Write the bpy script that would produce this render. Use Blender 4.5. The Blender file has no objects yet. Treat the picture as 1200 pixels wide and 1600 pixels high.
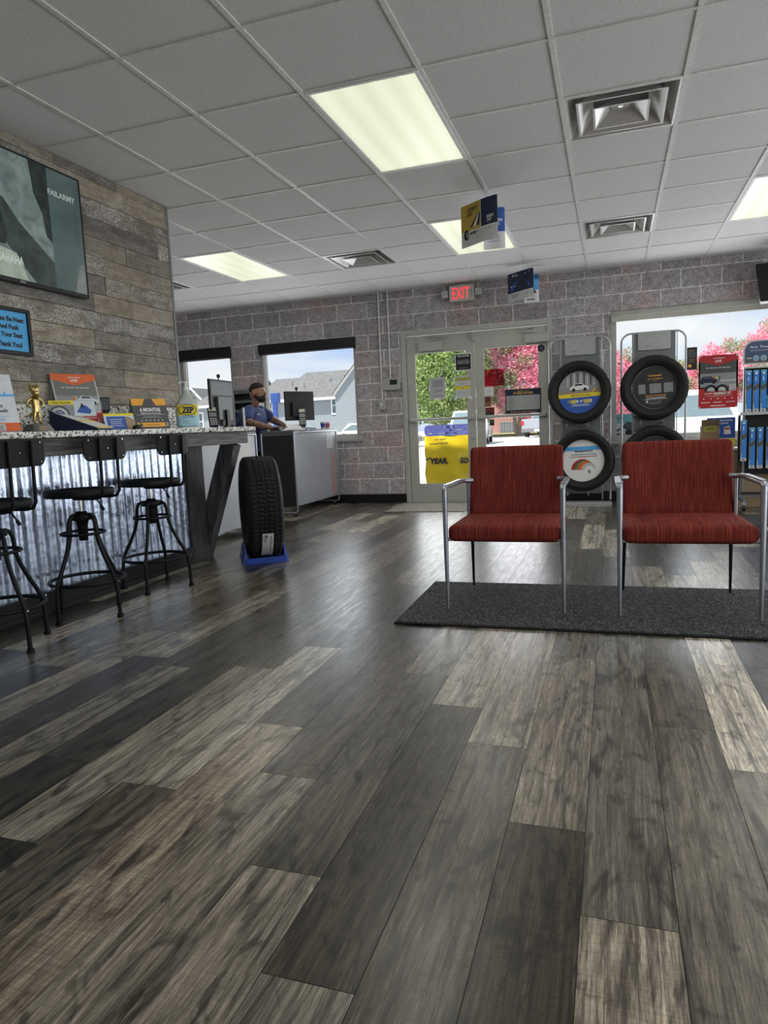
import bpy, math, random
import numpy as np
from mathutils import Vector, Matrix
random.seed(7); RNG = np.random.default_rng(7)
SC = bpy.context.scene; COL = SC.collection
PI = math.pi
def R(d): return math.radians(d)

# ------------------------------------------------------------------ camera, world, sun, exposure
CAM_H = 0.96; F_PX = 1072.5; YAW = -0.323615; PITCH = 0.12135; ROLL = 0.044148
def make_camera():
    f = Vector((math.sin(YAW)*math.cos(PITCH), math.cos(YAW)*math.cos(PITCH), -math.sin(PITCH)))
    r = Vector((math.cos(YAW), -math.sin(YAW), 0)); d = f.cross(r)
    c, s = math.cos(ROLL), math.sin(ROLL)
    r2 = c*r + s*d; d2 = -s*r + c*d
    cam = bpy.data.cameras.new('camera'); o = bpy.data.objects.new('camera', cam); COL.objects.link(o)
    m = Matrix((r2, -d2, -f)).transposed().to_4x4(); m.translation = Vector((0, 0, CAM_H)); o.matrix_world = m
    cam.sensor_fit = 'VERTICAL'; cam.sensor_height = 24; cam.sensor_width = 18; cam.lens = F_PX/1600*24
    cam.clip_start = .05; cam.clip_end = 600
    SC.camera = o
make_camera()
vs = SC.view_settings; vs.view_transform = 'Standard'; vs.look = 'None'; vs.gamma = 1; vs.exposure = 0.0
vs.use_curve_mapping = False
SUN_E = 8.0; SKY_E = 1.0; LAMP_W = 16.0; PANEL_E = 0.86; DAY_BACK = 3.6; DAY_SIDE = 2.3

def world():
    w = bpy.data.worlds.new('sky'); SC.world = w; w.use_nodes = True; nt = w.node_tree; n = nt.nodes; l = nt.links
    n.clear(); out = n.new('ShaderNodeOutputWorld'); bg = n.new('ShaderNodeBackground'); bg.inputs[1].default_value = SKY_E
    tc = n.new('ShaderNodeTexCoord'); mp = n.new('ShaderNodeMapping'); mp.inputs['Scale'].default_value = (1.2, 1.2, 4.5)
    no = n.new('ShaderNodeTexNoise'); no.inputs['Scale'].default_value = 2.6; no.inputs['Detail'].default_value = 8; no.inputs['Roughness'].default_value = .5
    cr = n.new('ShaderNodeValToRGB'); e = cr.color_ramp.elements
    e[0].position = .36; e[0].color = (.50, .68, .98, 1); e[1].position = .62; e[1].color = (.93, .97, 1.0, 1)
    m = cr.color_ramp.elements.new(.5); m.color = (.78, .88, 1, 1)
    l.new(tc.outputs['Generated'], mp.inputs[0]); l.new(mp.outputs[0], no.inputs['Vector']); l.new(no.outputs['Fac'], cr.inputs[0])
    l.new(cr.outputs[0], bg.inputs[0]); l.new(bg.outputs[0], out.inputs[0])
world()
def sun():
    L = bpy.data.lights.new('sun', 'SUN'); L.energy = SUN_E; L.angle = R(1.2); L.color = (1, .96, .9)
    o = bpy.data.objects.new('sun', L); COL.objects.link(o); o.rotation_euler = (R(20), R(-24), 0)   # shines from behind the building, high
sun()
def daylight(x, y, z, w, h, rot, rad):
    L = bpy.data.lights.new('daylight', 'AREA'); L.shape = 'RECTANGLE'; L.size = w; L.size_y = h; L.energy = rad*PI*w*h; L.color = (.93, .965, 1.)
    o = bpy.data.objects.new('daylight', L); COL.objects.link(o); o.location = (x, y, z); o.rotation_euler = rot
daylight(-2.04, 8.395, 1.06, .62, 1.55, (R(-90), 0, 0), DAY_BACK); daylight(-1.13, 8.395, 1.06, .62, 1.55, (R(-90), 0, 0), DAY_BACK)   # the two door leaves
daylight(1.5, 8.40, 1.45, 2.9, 1.35, (R(-90), 0, 0), DAY_BACK); daylight(-3.8, 8.40, 1.45, 1.3, 1.1, (R(-90), 0, 0), DAY_BACK); daylight(-5.33, 8.40, 1.45, .75, 1.1, (R(-90), 0, 0), DAY_BACK)   # the windows
for yy in (-.6, 2.3, 5.2): daylight(3.56, yy, 1.12, 2.4, 1.95, (R(-90), 0, R(-90)), DAY_SIDE)      # the storefront windows along the right wall

# ------------------------------------------------------------------ materials
MATS = {}
def pm(name, col, rough=.5, metal=0., vary=.08, vscale=40., bump=0., bscale=200., emis=None, estr=1., spec=.5, sub=None, stretch=(1, 1, 1), col2=None, coat=0., trans=0.):
    if name in MATS: return MATS[name]
    m = bpy.data.materials.new(name); m.use_nodes = True; nt = m.node_tree; n = nt.nodes; l = nt.links
    b = n['Principled BSDF']; b.inputs['Roughness'].default_value = rough; b.inputs['Metallic'].default_value = metal
    b.inputs['Specular IOR Level'].default_value = spec; b.inputs['Coat Weight'].default_value = coat
    if trans: b.inputs['Transmission Weight'].default_value = trans
    tc = n.new('ShaderNodeTexCoord'); mp = n.new('ShaderNodeMapping'); mp.inputs['Scale'].default_value = stretch; l.new(tc.outputs['Object'], mp.inputs[0])
    no = n.new('ShaderNodeTexNoise'); no.inputs['Scale'].default_value = vscale; no.inputs['Detail'].default_value = 4; l.new(mp.outputs[0], no.inputs['Vector'])
    cr = n.new('ShaderNodeValToRGB'); c2 = col2 or tuple(min(1, c*(1+vary)) for c in col); c1 = col if col2 else tuple(c*(1-vary) for c in col)
    cr.color_ramp.elements[0].position = .35; cr.color_ramp.elements[1].position = .65
    cr.color_ramp.elements[0].color = (*c1, 1); cr.color_ramp.elements[1].color = (*c2, 1)
    l.new(no.outputs['Fac'], cr.inputs[0]); l.new(cr.outputs[0], b.inputs['Base Color'])
    if emis: b.inputs['Emission Color'].default_value = (*emis, 1); b.inputs['Emission Strength'].default_value = estr
    if bump:
        n2 = n.new('ShaderNodeTexNoise'); n2.inputs['Scale'].default_value = bscale; n2.inputs['Detail'].default_value = 3; l.new(mp.outputs[0], n2.inputs['Vector'])
        bp = n.new('ShaderNodeBump'); bp.inputs['Strength'].default_value = bump; bp.inputs['Distance'].default_value = .01
        l.new(n2.outputs['Fac'], bp.inputs['Height']); l.new(bp.outputs[0], b.inputs['Normal'])
    MATS[name] = m; return m
def ink(name, col): return pm('ink_'+name, col, .55, vary=.04)
class NT:
    """small node-building helper"""
    def __init__(s, name):
        s.m = bpy.data.materials.new(name); s.m.use_nodes = True; s.n = s.m.node_tree.nodes; s.l = s.m.node_tree.links; s.b = s.n['Principled BSDF']; MATS[name] = s.m
    def node(s, t, **k):
        x = s.n.new(t)
        for a, v in k.items():
            if a.startswith('i_'): x.inputs[a[2:].replace('_', ' ')].default_value = v
            else: setattr(x, a, v)
        return x
    def link(s, a, b): s.l.new(a, b)
    def coords(s, scale=(1, 1, 1), loc=(0, 0, 0), src='Object'):
        tc = s.node('ShaderNodeTexCoord'); mp = s.node('ShaderNodeMapping'); mp.inputs['Scale'].default_value = scale; mp.inputs['Location'].default_value = loc
        s.link(tc.outputs[src], mp.inputs[0]); return mp.outputs[0]
    def noise(s, vec, scale, detail=4, rough=.5, dist=0):
        x = s.node('ShaderNodeTexNoise'); x.inputs['Scale'].default_value = scale; x.inputs['Detail'].default_value = detail
        x.inputs['Roughness'].default_value = rough; x.inputs['Distortion'].default_value = dist; s.link(vec, x.inputs['Vector']); return x.outputs['Fac']
    def ramp(s, fac, stops):
        x = s.node('ShaderNodeValToRGB'); els = x.color_ramp.elements
        while len(els) < len(stops): els.new(.5)
        for e, (p, c) in zip(els, stops): e.position = p; e.color = (*c, 1) if not isinstance(c, (int, float)) else (c, c, c, 1)
        s.link(fac, x.inputs[0]); return x.outputs[0]
    def mix(s, fac, a, b, mode='MIX'):
        x = s.node('ShaderNodeMix', data_type='RGBA', blend_type=mode)
        if isinstance(fac, (int, float)): x.inputs[0].default_value = fac
        else: s.link(fac, x.inputs[0])
        for i, v in ((6, a), (7, b)):
            if isinstance(v, tuple): x.inputs[i].default_value = (*v, 1)
            else: s.link(v, x.inputs[i])
        return x.outputs[2]
    def math(s, op, a, b=0):
        x = s.node('ShaderNodeMath', operation=op)
        for i, v in ((0, a), (1, b)):
            if isinstance(v, (int, float)): x.inputs[i].default_value = v
            else: s.link(v, x.inputs[i])
        return x.outputs[0]
    def bump(s, h, st=.3, d=.01):
        x = s.node('ShaderNodeBump'); x.inputs['Strength'].default_value = st; x.inputs['Distance'].default_value = d
        s.link(h, x.inputs['Height']); s.link(x.outputs[0], s.b.inputs['Normal'])
    def col(s, c): s.link(c, s.b.inputs['Base Color'])

def mat_floor():
    t = NT('vinyl_plank'); at = t.node('ShaderNodeAttribute', attribute_name='plank'); sep = t.node('ShaderNodeSeparateColor'); t.link(at.outputs['Color'], sep.inputs[0])
    tone, seed, warm = sep.outputs[0], sep.outputs[1], sep.outputs[2]
    tc = t.node('ShaderNodeTexCoord'); s0 = t.node('ShaderNodeSeparateXYZ'); t.link(tc.outputs['Object'], s0.inputs[0])
    def vec(sx, sy):
        cb = t.node('ShaderNodeCombineXYZ'); t.link(t.math('MULTIPLY', s0.outputs[0], sx), cb.inputs[0])
        t.link(t.math('MULTIPLY', s0.outputs[1], sy), cb.inputs[1]); t.link(t.math('MULTIPLY', seed, 43.), cb.inputs[2]); return cb.outputs[0]
    grain = t.noise(vec(120, 4), 1, 8, .72, 1.0); broad = t.noise(vec(15, 1.1), 1, 5, .62, 2.6); fine = t.noise(vec(420, 22), 1, 4, .75)
    knot = t.noise(vec(7, 3.0), 1, 4, .55, 3.4)
    saw = t.noise(vec(14, 240), 1, 2, .5)
    base = t.ramp(tone, [(0, (.020, .018, .014)), (.3, (.060, .053, .040)), (.6, (.215, .195, .155)), (1, (.60, .555, .45))])
    wm = t.mix(t.math('MULTIPLY', warm, .55), base, t.mix(1., base, (1.18, .98, .80), 'MULTIPLY'))
    g = t.ramp(grain, [(.34, .36), (.5, 1.0), (.66, 1.7)]); c = t.mix(1., wm, g, 'MULTIPLY')
    g = t.ramp(broad, [(.36, .25), (.46, .8), (.55, 1.05), (.66, 1.4)]); c = t.mix(.85, c, g, 'MULTIPLY')
    g = t.ramp(fine, [(.38, .5), (.5, 1), (.62, 1.45)]); c = t.mix(.7, c, g, 'MULTIPLY')
    g = t.ramp(knot, [(.36, .22), (.43, .75), (.49, 1), (1, 1)]); c = t.mix(.8, c, g, 'MULTIPLY')
    g = t.ramp(saw, [(.36, .72), (.5, 1), (.62, 1.2)]); c = t.mix(t.math('MULTIPLY', warm, .7), c, t.mix(1., c, g, 'MULTIPLY'))
    t.col(c); t.b.inputs['Specular IOR Level'].default_value = .5
    r = t.ramp(t.noise(vec(60, 6), 1, 3), [(.3, .26), (.7, .35)]); t.link(r, t.b.inputs['Roughness'])
    return t.m
def mat_block():
    t = NT('split_face_block'); tc = t.node('ShaderNodeTexCoord'); s0 = t.node('ShaderNodeSeparateXYZ'); t.link(tc.outputs['Object'], s0.inputs[0])
    cb = t.node('ShaderNodeCombineXYZ'); t.link(t.math('ADD', t.math('ADD', s0.outputs[0], s0.outputs[1]), 8.13), cb.inputs[0]); t.link(t.math('ADD', s0.outputs[2], .0922), cb.inputs[1])
    br = t.node('ShaderNodeTexBrick'); br.offset = .5; br.inputs['Scale'].default_value = 1; br.inputs['Brick Width'].default_value = .4064; br.inputs['Row Height'].default_value = .2032
    br.inputs['Mortar Size'].default_value = .0075; br.inputs['Mortar Smooth'].default_value = .25; br.inputs['Bias'].default_value = 0
    br.inputs['Color1'].default_value = (.37, .35, .352, 1); br.inputs['Color2'].default_value = (.50, .475, .478, 1); br.inputs['Mortar'].default_value = (.80, .79, .77, 1)
    t.link(cb.outputs[0], br.inputs['Vector'])
    o = tc.outputs['Object']
    cl = t.ramp(t.noise(o, 2.3, 4, .6), [(.38, (1.0, 1.0, 1.02)), (.56, (1.02, .97, .98)), (.72, (1.12, .86, .85))]); c = t.mix(.9, br.outputs['Color'], cl, 'MULTIPLY')
    sm = t.ramp(t.noise(o, 80, 4, .75), [(.36, .40), (.48, 1), (.62, 1.4)]); c = t.mix(.9, c, sm, 'MULTIPLY')
    s2 = t.ramp(t.noise(o, 14, 5, .65), [(.35, .66), (.5, 1), (.68, 1.35)]); c = t.mix(.6, c, s2, 'MULTIPLY')
    t.col(c); t.b.inputs['Roughness'].default_value = .88
    h = t.math('SUBTRACT', t.noise(o, 95, 4, .7), t.math('MULTIPLY', br.outputs['Fac'], .8)); t.bump(h, .7, .012); return t.m
def mat_barnwood():
    t = NT('weathered_board'); at = t.node('ShaderNodeAttribute', attribute_name='plank'); sep = t.node('ShaderNodeSeparateColor'); t.link(at.outputs['Color'], sep.inputs[0])
    tone, seed, white = sep.outputs[0], sep.outputs[1], sep.outputs[2]
    tc = t.node('ShaderNodeTexCoord'); s0 = t.node('ShaderNodeSeparateXYZ'); t.link(tc.outputs['Object'], s0.inputs[0])
    def vec(sy, sz):
        cb = t.node('ShaderNodeCombineXYZ'); t.link(t.math('MULTIPLY', s0.outputs[1], sy), cb.inputs[0]); t.link(t.math('MULTIPLY', s0.outputs[2], sz), cb.inputs[1])
        t.link(t.math('MULTIPLY', seed, 37.), cb.inputs[2]); return cb.outputs[0]
    base = t.ramp(tone, [(0, (.135, .125, .11)), (.5, (.205, .178, .138)), (1, (.27, .23, .17))])
    g = t.ramp(t.noise(vec(5, 90), 1, 6, .65, .6), [(.3, .6), (.5, 1), (.7, 1.35)]); c = t.mix(.9, base, g, 'MULTIPLY')
    g = t.ramp(t.noise(vec(9, 9), 1, 5, .6, 1), [(.32, .6), (.5, 1), (.7, 1.4)]); c = t.mix(.8, c, g, 'MULTIPLY')
    spk = t.ramp(t.noise(vec(75, 190), 1, 3, .7), [(.47, 0.), (.58, 1.)])
    ptc = t.ramp(t.noise(vec(3.4, 8), 1, 5, .7, .5), [(.41, 0.), (.55, 1.)])
    f = t.math('MULTIPLY', t.math('MULTIPLY', spk, ptc), t.math('ADD', t.math('MULTIPLY', white, .9), .18)); c = t.mix(f, c, (.60, .59, .55))
    t.col(c); t.b.inputs['Roughness'].default_value = .8; t.bump(t.noise(vec(5, 90), 1, 6, .65, .6), .35, .006); return t.m
def mat_tile():
    t = NT('ceiling_tile_board'); o = t.coords()
    a = t.ramp(t.noise(o, 150, 3, .75), [(.30, .62), (.42, .93), (.6, 1.0)]); c = t.mix(1., (.74, .735, .73), a, 'MULTIPLY'); t.col(c)
    t.b.inputs['Roughness'].default_value = .95; t.bump(t.noise(o, 150, 3, .75), .35, .004); return t.m
def mat_granite():
    t = NT('speckled_granite'); o = t.coords()
    v = t.node('ShaderNodeTexVoronoi'); v.inputs['Scale'].default_value = 105; t.link(o, v.inputs['Vector']); bw = t.node('ShaderNodeRGBToBW'); t.link(v.outputs['Color'], bw.inputs[0])
    c = t.ramp(bw.outputs[0], [(.20, (.03, .03, .03)), (.33, (.22, .22, .20)), (.45, (.62, .62, .57)), (.8, (.78, .78, .72))]); t.col(c)
    t.b.inputs['Roughness'].default_value = .22; return t.m
def mat_fabric():
    t = NT('red_striped_fabric'); o = t.coords((330, 6, 6)); f = t.noise(o, 1, 3, .7); w = t.noise(t.coords((1, 1, 1)), 420, 2)
    c = t.ramp(f, [(.30, (.085, .013, .013)), (.5, (.185, .028, .023)), (.68, (.36, .075, .042))]); c = t.mix(.5, c, t.ramp(w, [(.3, .6), (.7, 1.35)]), 'MULTIPLY'); t.col(c)
    t.b.inputs['Roughness'].default_value = .85; t.b.inputs['Specular IOR Level'].default_value = .15; t.bump(w, .3, .002); return t.m
def mat_loop():
    t = NT('looped_mat_pile'); o = t.coords(); w = t.noise(o, 95, 3, .8)
    c = t.ramp(w, [(.42, (.004, .004, .004)), (.53, (.035, .035, .033)), (.64, (.24, .24, .23))]); t.col(c); t.b.inputs['Roughness'].default_value = .9; t.bump(w, .9, .02); return t.m
def mat_carpet():
    t = NT('entry_mat_pile'); o = t.coords((1, 1, 1)); w = t.noise(o, 60, 4, .8)
    c = t.ramp(w, [(.36, (.05, .045, .04)), (.6, (.30, .27, .23))]); t.col(c); t.b.inputs['Roughness'].default_value = .95; t.bump(w, .6, .01); return t.m
def mat_galv():
    t = NT('galvanized_steel'); o = t.coords(); v = t.node('ShaderNodeTexVoronoi'); v.inputs['Scale'].default_value = 45; t.link(o, v.inputs['Vector']); bw = t.node('ShaderNodeRGBToBW'); t.link(v.outputs['Color'], bw.inputs[0])
    t.col(t.ramp(bw.outputs[0], [(.2, (.38, .44, .55)), (.8, (.60, .68, .82))])); t.b.inputs['Metallic'].default_value = .85
    t.link(t.ramp(bw.outputs[0], [(.2, .12), (.8, .20)]), t.b.inputs['Roughness']); st = t.noise(t.coords((1, 60, 2.5)), 1, 4, .7); t.bump(st, .25, .01); return t.m
def mat_dim_glass(name='window_glass', tint=(1, 1, 1)):
    if name in MATS: return MATS[name]
    m = bpy.data.materials.new(name); m.use_nodes = True; n = m.node_tree.nodes; l = m.node_tree.links; n.clear()
    out = n.new('ShaderNodeOutputMaterial'); tr = n.new('ShaderNodeBsdfTransparent'); tr.inputs[0].default_value = (*tint, 1); gl = n.new('ShaderNodeBsdfGlossy'); gl.inputs['Roughness'].default_value = .02
    fr = n.new('ShaderNodeFresnel'); fr.inputs[0].default_value = 1.45; mx = n.new('ShaderNodeMixShader')
    no = n.new('ShaderNodeTexNoise'); no.inputs['Scale'].default_value = .6; bp = n.new('ShaderNodeBump'); bp.inputs['Strength'].default_value = .02; l.new(no.outputs[0], bp.inputs['Height']); l.new(bp.outputs[0], gl.inputs['Normal'])
    l.new(fr.outputs[0], mx.inputs[0]); l.new(tr.outputs[0], mx.inputs[1]); l.new(gl.outputs[0], mx.inputs[2]); l.new(mx.outputs[0], out.inputs[0]); MATS[name] = m; return m
def mat_leaf(name, stops):
    t = NT(name); at = t.node('ShaderNodeAttribute', attribute_name='plank'); sep = t.node('ShaderNodeSeparateColor'); t.link(at.outputs['Color'], sep.inputs[0])
    t.col(t.ramp(sep.outputs[0], stops)); t.b.inputs['Roughness'].default_value = .6; t.b.inputs['Specular IOR Level'].default_value = .2
    tr = t.node('ShaderNodeBsdfTranslucent'); t.link(t.b.inputs['Base Color'].links[0].from_socket, tr.inputs[0]); mx = t.node('ShaderNodeMixShader'); mx.inputs[0].default_value = .5
    t.link(t.b.outputs[0], mx.inputs[1]); t.link(tr.outputs[0], mx.inputs[2]); t.link(mx.outputs[0], [x for x in t.n if x.type == 'OUTPUT_MATERIAL'][0].inputs[0]); return t.m
def mat_lens():
    t = NT('light_lens'); o = t.coords((1, 1, 1)); w = t.node('ShaderNodeTexWave'); w.inputs['Scale'].default_value = 2.1; w.inputs['Distortion'].default_value = .4; t.link(o, w.inputs['Vector'])
    c = t.ramp(w.outputs[0], [(0, (.80, .84, .60)), (1, (.90, .93, .70))]); t.link(c, t.b.inputs['Emission Color']); t.b.inputs['Emission Strength'].default_value = PANEL_E
    t.b.inputs['Base Color'].default_value = (.1, .1, .1, 1); t.b.inputs['Roughness'].default_value = .4
    d = t.noise(o, 160, 2); t.bump(d, .2, .002); return t.m
def mat_shingle():
    t = NT('roof_shingle'); o = t.coords(); t.col(t.ramp(t.noise(o, 3.5, 5, .8), [(.35, (.09, .092, .095)), (.65, (.18, .183, .187))])); t.b.inputs['Roughness'].default_value = .9; return t.m
def mat_siding():
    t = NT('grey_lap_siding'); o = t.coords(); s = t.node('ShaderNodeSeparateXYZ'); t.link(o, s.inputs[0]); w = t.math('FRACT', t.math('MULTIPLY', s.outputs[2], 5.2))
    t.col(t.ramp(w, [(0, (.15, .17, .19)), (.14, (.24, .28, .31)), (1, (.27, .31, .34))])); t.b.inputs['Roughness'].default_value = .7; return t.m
def mat_brickwall():
    t = NT('red_brick'); tc = t.node('ShaderNodeTexCoord'); s0 = t.node('ShaderNodeSeparateXYZ'); t.link(tc.outputs['Object'], s0.inputs[0]); cb = t.node('ShaderNodeCombineXYZ'); t.link(s0.outputs[0], cb.inputs[0]); t.link(s0.outputs[2], cb.inputs[1])
    br = t.node('ShaderNodeTexBrick'); br.inputs['Scale'].default_value = 1; br.inputs['Brick Width'].default_value = .22; br.inputs['Row Height'].default_value = .075; br.inputs['Mortar Size'].default_value = .008
    br.inputs['Color1'].default_value = (.33, .12, .10, 1); br.inputs['Color2'].default_value = (.42, .17, .14, 1); br.inputs['Mortar'].default_value = (.5, .42, .38, 1); t.link(cb.outputs[0], br.inputs['Vector']); t.col(br.outputs[0]); t.b.inputs['Roughness'].default_value = .85; return t.m

M_floor, M_block, M_barn, M_tile, M_gran, M_fab, M_loop, M_carp, M_galv, M_glass, M_lens = mat_floor(), mat_block(), mat_barnwood(), mat_tile(), mat_granite(), mat_fabric(), mat_loop(), mat_carpet(), mat_galv(), mat_dim_glass(), mat_lens()
M_black = pm('black_metal', (.008, .008, .009), .52, .0, bump=.05, spec=.22); M_blkpl = pm('black_plastic', (.012, .012, .014), .42, spec=.35); M_rubber = pm('tyre_rubber', (.010, .010, .010), .6, spec=.35, vary=.15, bump=.1, bscale=300)
M_alu = pm('door_aluminium', (.50, .50, .46), .45, .2, vary=.05, vscale=8); M_silver = pm('silver_tube', (.42, .44, .48), .36, .8, vary=.03); M_chrome = pm('chrome', (.75, .75, .75), .12, 1.)
M_tbar = pm('ceiling_grid_white', (.66, .66, .64), .5); M_white = pm('white_paint', (.78, .78, .77), .5); M_paper = pm('white_paper', (.80, .80, .78), .7, vary=.03)
M_gpaint = pm('grey_sheet_steel', (.20, .21, .22), .38, .35, vary=.05, vscale=6); M_lgrey = pm('light_grey_plastic', (.42, .42, .41), .5); M_rackp = pm('pale_grey_powder_coat', (.44, .45, .45), .4, .4)
M_dwood = pm('dark_stained_wood', (.045, .045, .045), .6, vary=.5, vscale=1, stretch=(60, 60, 6), bump=.3, bscale=1.5); M_awood = pm('grey_stained_wood', (.10, .10, .098), .6, vary=.5, vscale=1, stretch=(60, 4, 60), bump=.3, bscale=1.5)
M_bwood = pm('grey_brace_wood', (.085, .088, .09), .6, vary=.5, vscale=1, stretch=(50, 50, 5), bump=.3, bscale=1.5)
M_dark = pm('dark_recess', (.012, .012, .012), .8); M_drywall = pm('painted_drywall', (.55, .54, .52), .8, vary=.03)
M_satin = pm('satin_diffuser_metal', (.72, .72, .70), .32, .45, vary=.05)
I = {k: ink(k, v) for k, v in dict(white=(.80, .80, .79), black=(.012, .012, .014), blue=(.03, .10, .42), navy=(.010, .016, .055), yellow=(.85, .68, .03), red=(.46, .015, .02), orange=(.72, .13, .03), amber=(.85, .40, .04),
     sky=(.10, .42, .80), cyan=(.06, .34, .62), grey=(.28, .29, .30), dgrey=(.07, .075, .08), lgrey=(.52, .53, .53), tan=(.36, .25, .15), green=(.05, .22, .08), teal=(.16, .42, .45), brown=(.16, .09, .045), gold=(.70, .46, .10),
     wiper=(.02, .20, .62), pale=(.60, .66, .72), mustard=(.50, .36, .05), maroon=(.18, .02, .02), signblue=(.07, .38, .74)).items()}

# ------------------------------------------------------------------ mesh builder
class MB:
    def __init__(s): s.v = []; s.f = []; s.mi = []; s.sm = []; s.mats = []; s.M = Matrix(); s.warp = None; s.attr = []
    def add(s, vs, fs, m, smooth=False, at=None):
        k = len(s.v)
        for p in vs:
            q = s.M @ Vector(p)
            if s.warp: q = Vector(s.warp(q))
            s.v.append(tuple(q))
        if m not in s.mats: s.mats.append(m)
        i = s.mats.index(m)
        for f in fs: s.f.append(tuple(k+j for j in f)); s.mi.append(i); s.sm.append(smooth); s.attr.append(at or (.5, .5, .5))
        return s
    def box(s, x0, x1, y0, y1, z0, z1, m, at=None):
        vs = [(x, y, z) for x in (x0, x1) for y in (y0, y1) for z in (z0, z1)]
        return s.add(vs, [(0, 1, 3, 2), (4, 6, 7, 5), (0, 4, 5, 1), (2, 3, 7, 6), (0, 2, 6, 4), (1, 5, 7, 3)], m, at=at)
    def beam(s, p, q, a, b, m, up=(0, 1, 0)):
        p, q = Vector(p), Vector(q); d = (q-p).normalized(); u = Vector(up); u = (u-d*u.dot(d)).normalized(); w = d.cross(u)
        vs = [c + sx*w*a/2 + sy*u*b/2 for c in (p, q) for sx, sy in ((-1, -1), (1, -1), (1, 1), (-1, 1))]
        return s.add(vs, [(3, 2, 1, 0), (4, 5, 6, 7), (0, 1, 5, 4), (1, 2, 6, 5), (2, 3, 7, 6), (3, 0, 4, 7)], m)
    def tube(s, pts, r, m, n=10, closed=False, caps=True):
        P = [Vector(p) for p in pts]; K = len(P); rs = r if isinstance(r, (list, tuple)) else [r]*K
        T = []
        for i in range(K):
            a = P[(i-1) % K] if closed or i > 0 else P[i]; b = P[(i+1) % K] if closed or i < K-1 else P[i]; T.append((b-a).normalized())
        u = T[0].orthogonal().normalized(); vs = []
        for i in range(K):
            u = (u-T[i]*u.dot(T[i])).normalized(); w = T[i].cross(u)
            for k in range(n): a = 2*PI*k/n; vs.append(P[i]+(u*math.cos(a)+w*math.sin(a))*rs[i])
        fs = []
        for i in range(K if closed else K-1):
            j = (i+1) % K
            off = 0
            if closed and j == 0:   # match the seam
                d0 = [(vs[(K-1)*n]-P[K-1]).dot((vs[k]-P[0])) for k in range(n)]; off = d0.index(max(d0))
            for k in range(n): fs.append((i*n+k, i*n+(k+1) % n, j*n+(k+1+off) % n, j*n+(k+off) % n))
        s.add(vs, fs, m, True)
        if caps and not closed: s.add(vs[:n], [tuple(range(n))[::-1]], m); s.add(vs[-n:], [tuple(range(n))], m)
        return s
    def cyl(s, p, q, r, m, n=20): return s.tube([p, q], r, m, n)
    def lathe(s, prof, m, n=32, axis='Z', c=(0, 0, 0), smooth=True, closed=False, mod=None):
        vs = []
        for i in range(n):
            a = 2*PI*i/n
            for j, (r, h) in enumerate(prof):
                if mod: r, h = mod(i, j, r, h)
                x, y = r*math.cos(a), r*math.sin(a)
                p = {'Z': (x, y, h), 'Y': (x, h, y), 'X': (h, x, y)}[axis]; vs.append((p[0]+c[0], p[1]+c[1], p[2]+c[2]))
        K = len(prof); fs = []
        for i in range(n):
            for j in range(K if closed else K-1): fs.append((i*K+j, ((i+1) % n)*K+j, ((i+1) % n)*K+(j+1) % K, i*K+(j+1) % K))
        return s.add(vs, fs, m, smooth)
    def disc(s, c, r, m, n=24, axis='Y', t=.001):
        a, b = Vector(c), Vector(c); d = {'X': Vector((1, 0, 0)), 'Y': Vector((0, 1, 0)), 'Z': Vector((0, 0, 1))}[axis]*t/2
        return s.tube([a-d, b+d], r, m, n)
    def prism(s, poly, m, y0, y1):      # polygon in XZ extruded along Y
        n = len(poly); vs = [(x, y0, z) for x, z in poly]+[(x, y1, z) for x, z in poly]
        return s.add(vs, [tuple(range(n)), tuple(range(n, 2*n))[::-1]]+[(i, i+n, (i+1) % n+n, (i+1) % n) for i in range(n)], m)
    def rbox(s, x0, x1, y0, y1, z0, z1, r, m, n=5):   # rounded in XZ, extruded along Y
        poly = []
        for cx, cz, a0 in ((x1-r, z1-r, 0), (x0+r, z1-r, 90), (x0+r, z0+r, 180), (x1-r, z0+r, 270)):
            for i in range(n+1): a = R(a0+90*i/n); poly.append((cx+r*math.cos(a), cz+r*math.sin(a)))
        return s.prism(poly, m, y0, y1)
    def rect(s, x0, z0, x1, z1, m, L=1, y=0.):     # printed patch on a face looking to -Y
        yy = y-.0006*L; return s.add([(x0, yy, z0), (x1, yy, z0), (x1, yy, z1), (x0, yy, z1)], [(0, 1, 2, 3)], m)
    def poly(s, pts, m, L=1, y=0.):
        yy = y-.0006*L; return s.add([(x, yy, z) for x, z in pts], [tuple(range(len(pts)))], m)
    def text(s, body, cx, z, h, m, w=None, L=2, y=0., bold=.0, shear=0., align='CENTER', mirror=False):
        cu = bpy.data.curves.new('t', 'FONT'); cu.body = body; cu.size = 1; cu.offset = bold; cu.shear = shear; cu.align_x = align; cu.resolution_u = 2
        o = bpy.data.objects.new('t', cu); me = o.to_mesh(); V = [tuple(p.co) for p in me.vertices]; Fs = [tuple(p.vertices) for p in me.polygons]; o.to_mesh_clear()
        bpy.data.objects.remove(o); bpy.data.curves.remove(cu)
        if not V: return s
        ws = max(v[0] for v in V)-min(v[0] for v in V); k = h/.72; kx = (w/ws) if w else k
        if mirror: kx = -kx
        yy = y-.0006*L; return s.add([(cx+v[0]*kx, yy, z+v[1]*k) for v in V], Fs, m)
    def lines(s, x0, x1, z0, z1, n, m, th=.002, L=1, seed=1):
        rr = random.Random(seed)
        for i in range(n):
            z = z0+(z1-z0)*(i+.5)/n; q = rr.uniform(.0, .25)*(x1-x0); s.rect(x0+q/2, z-th/2, x1-q/2, z+th/2, m, L)
        return s
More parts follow.
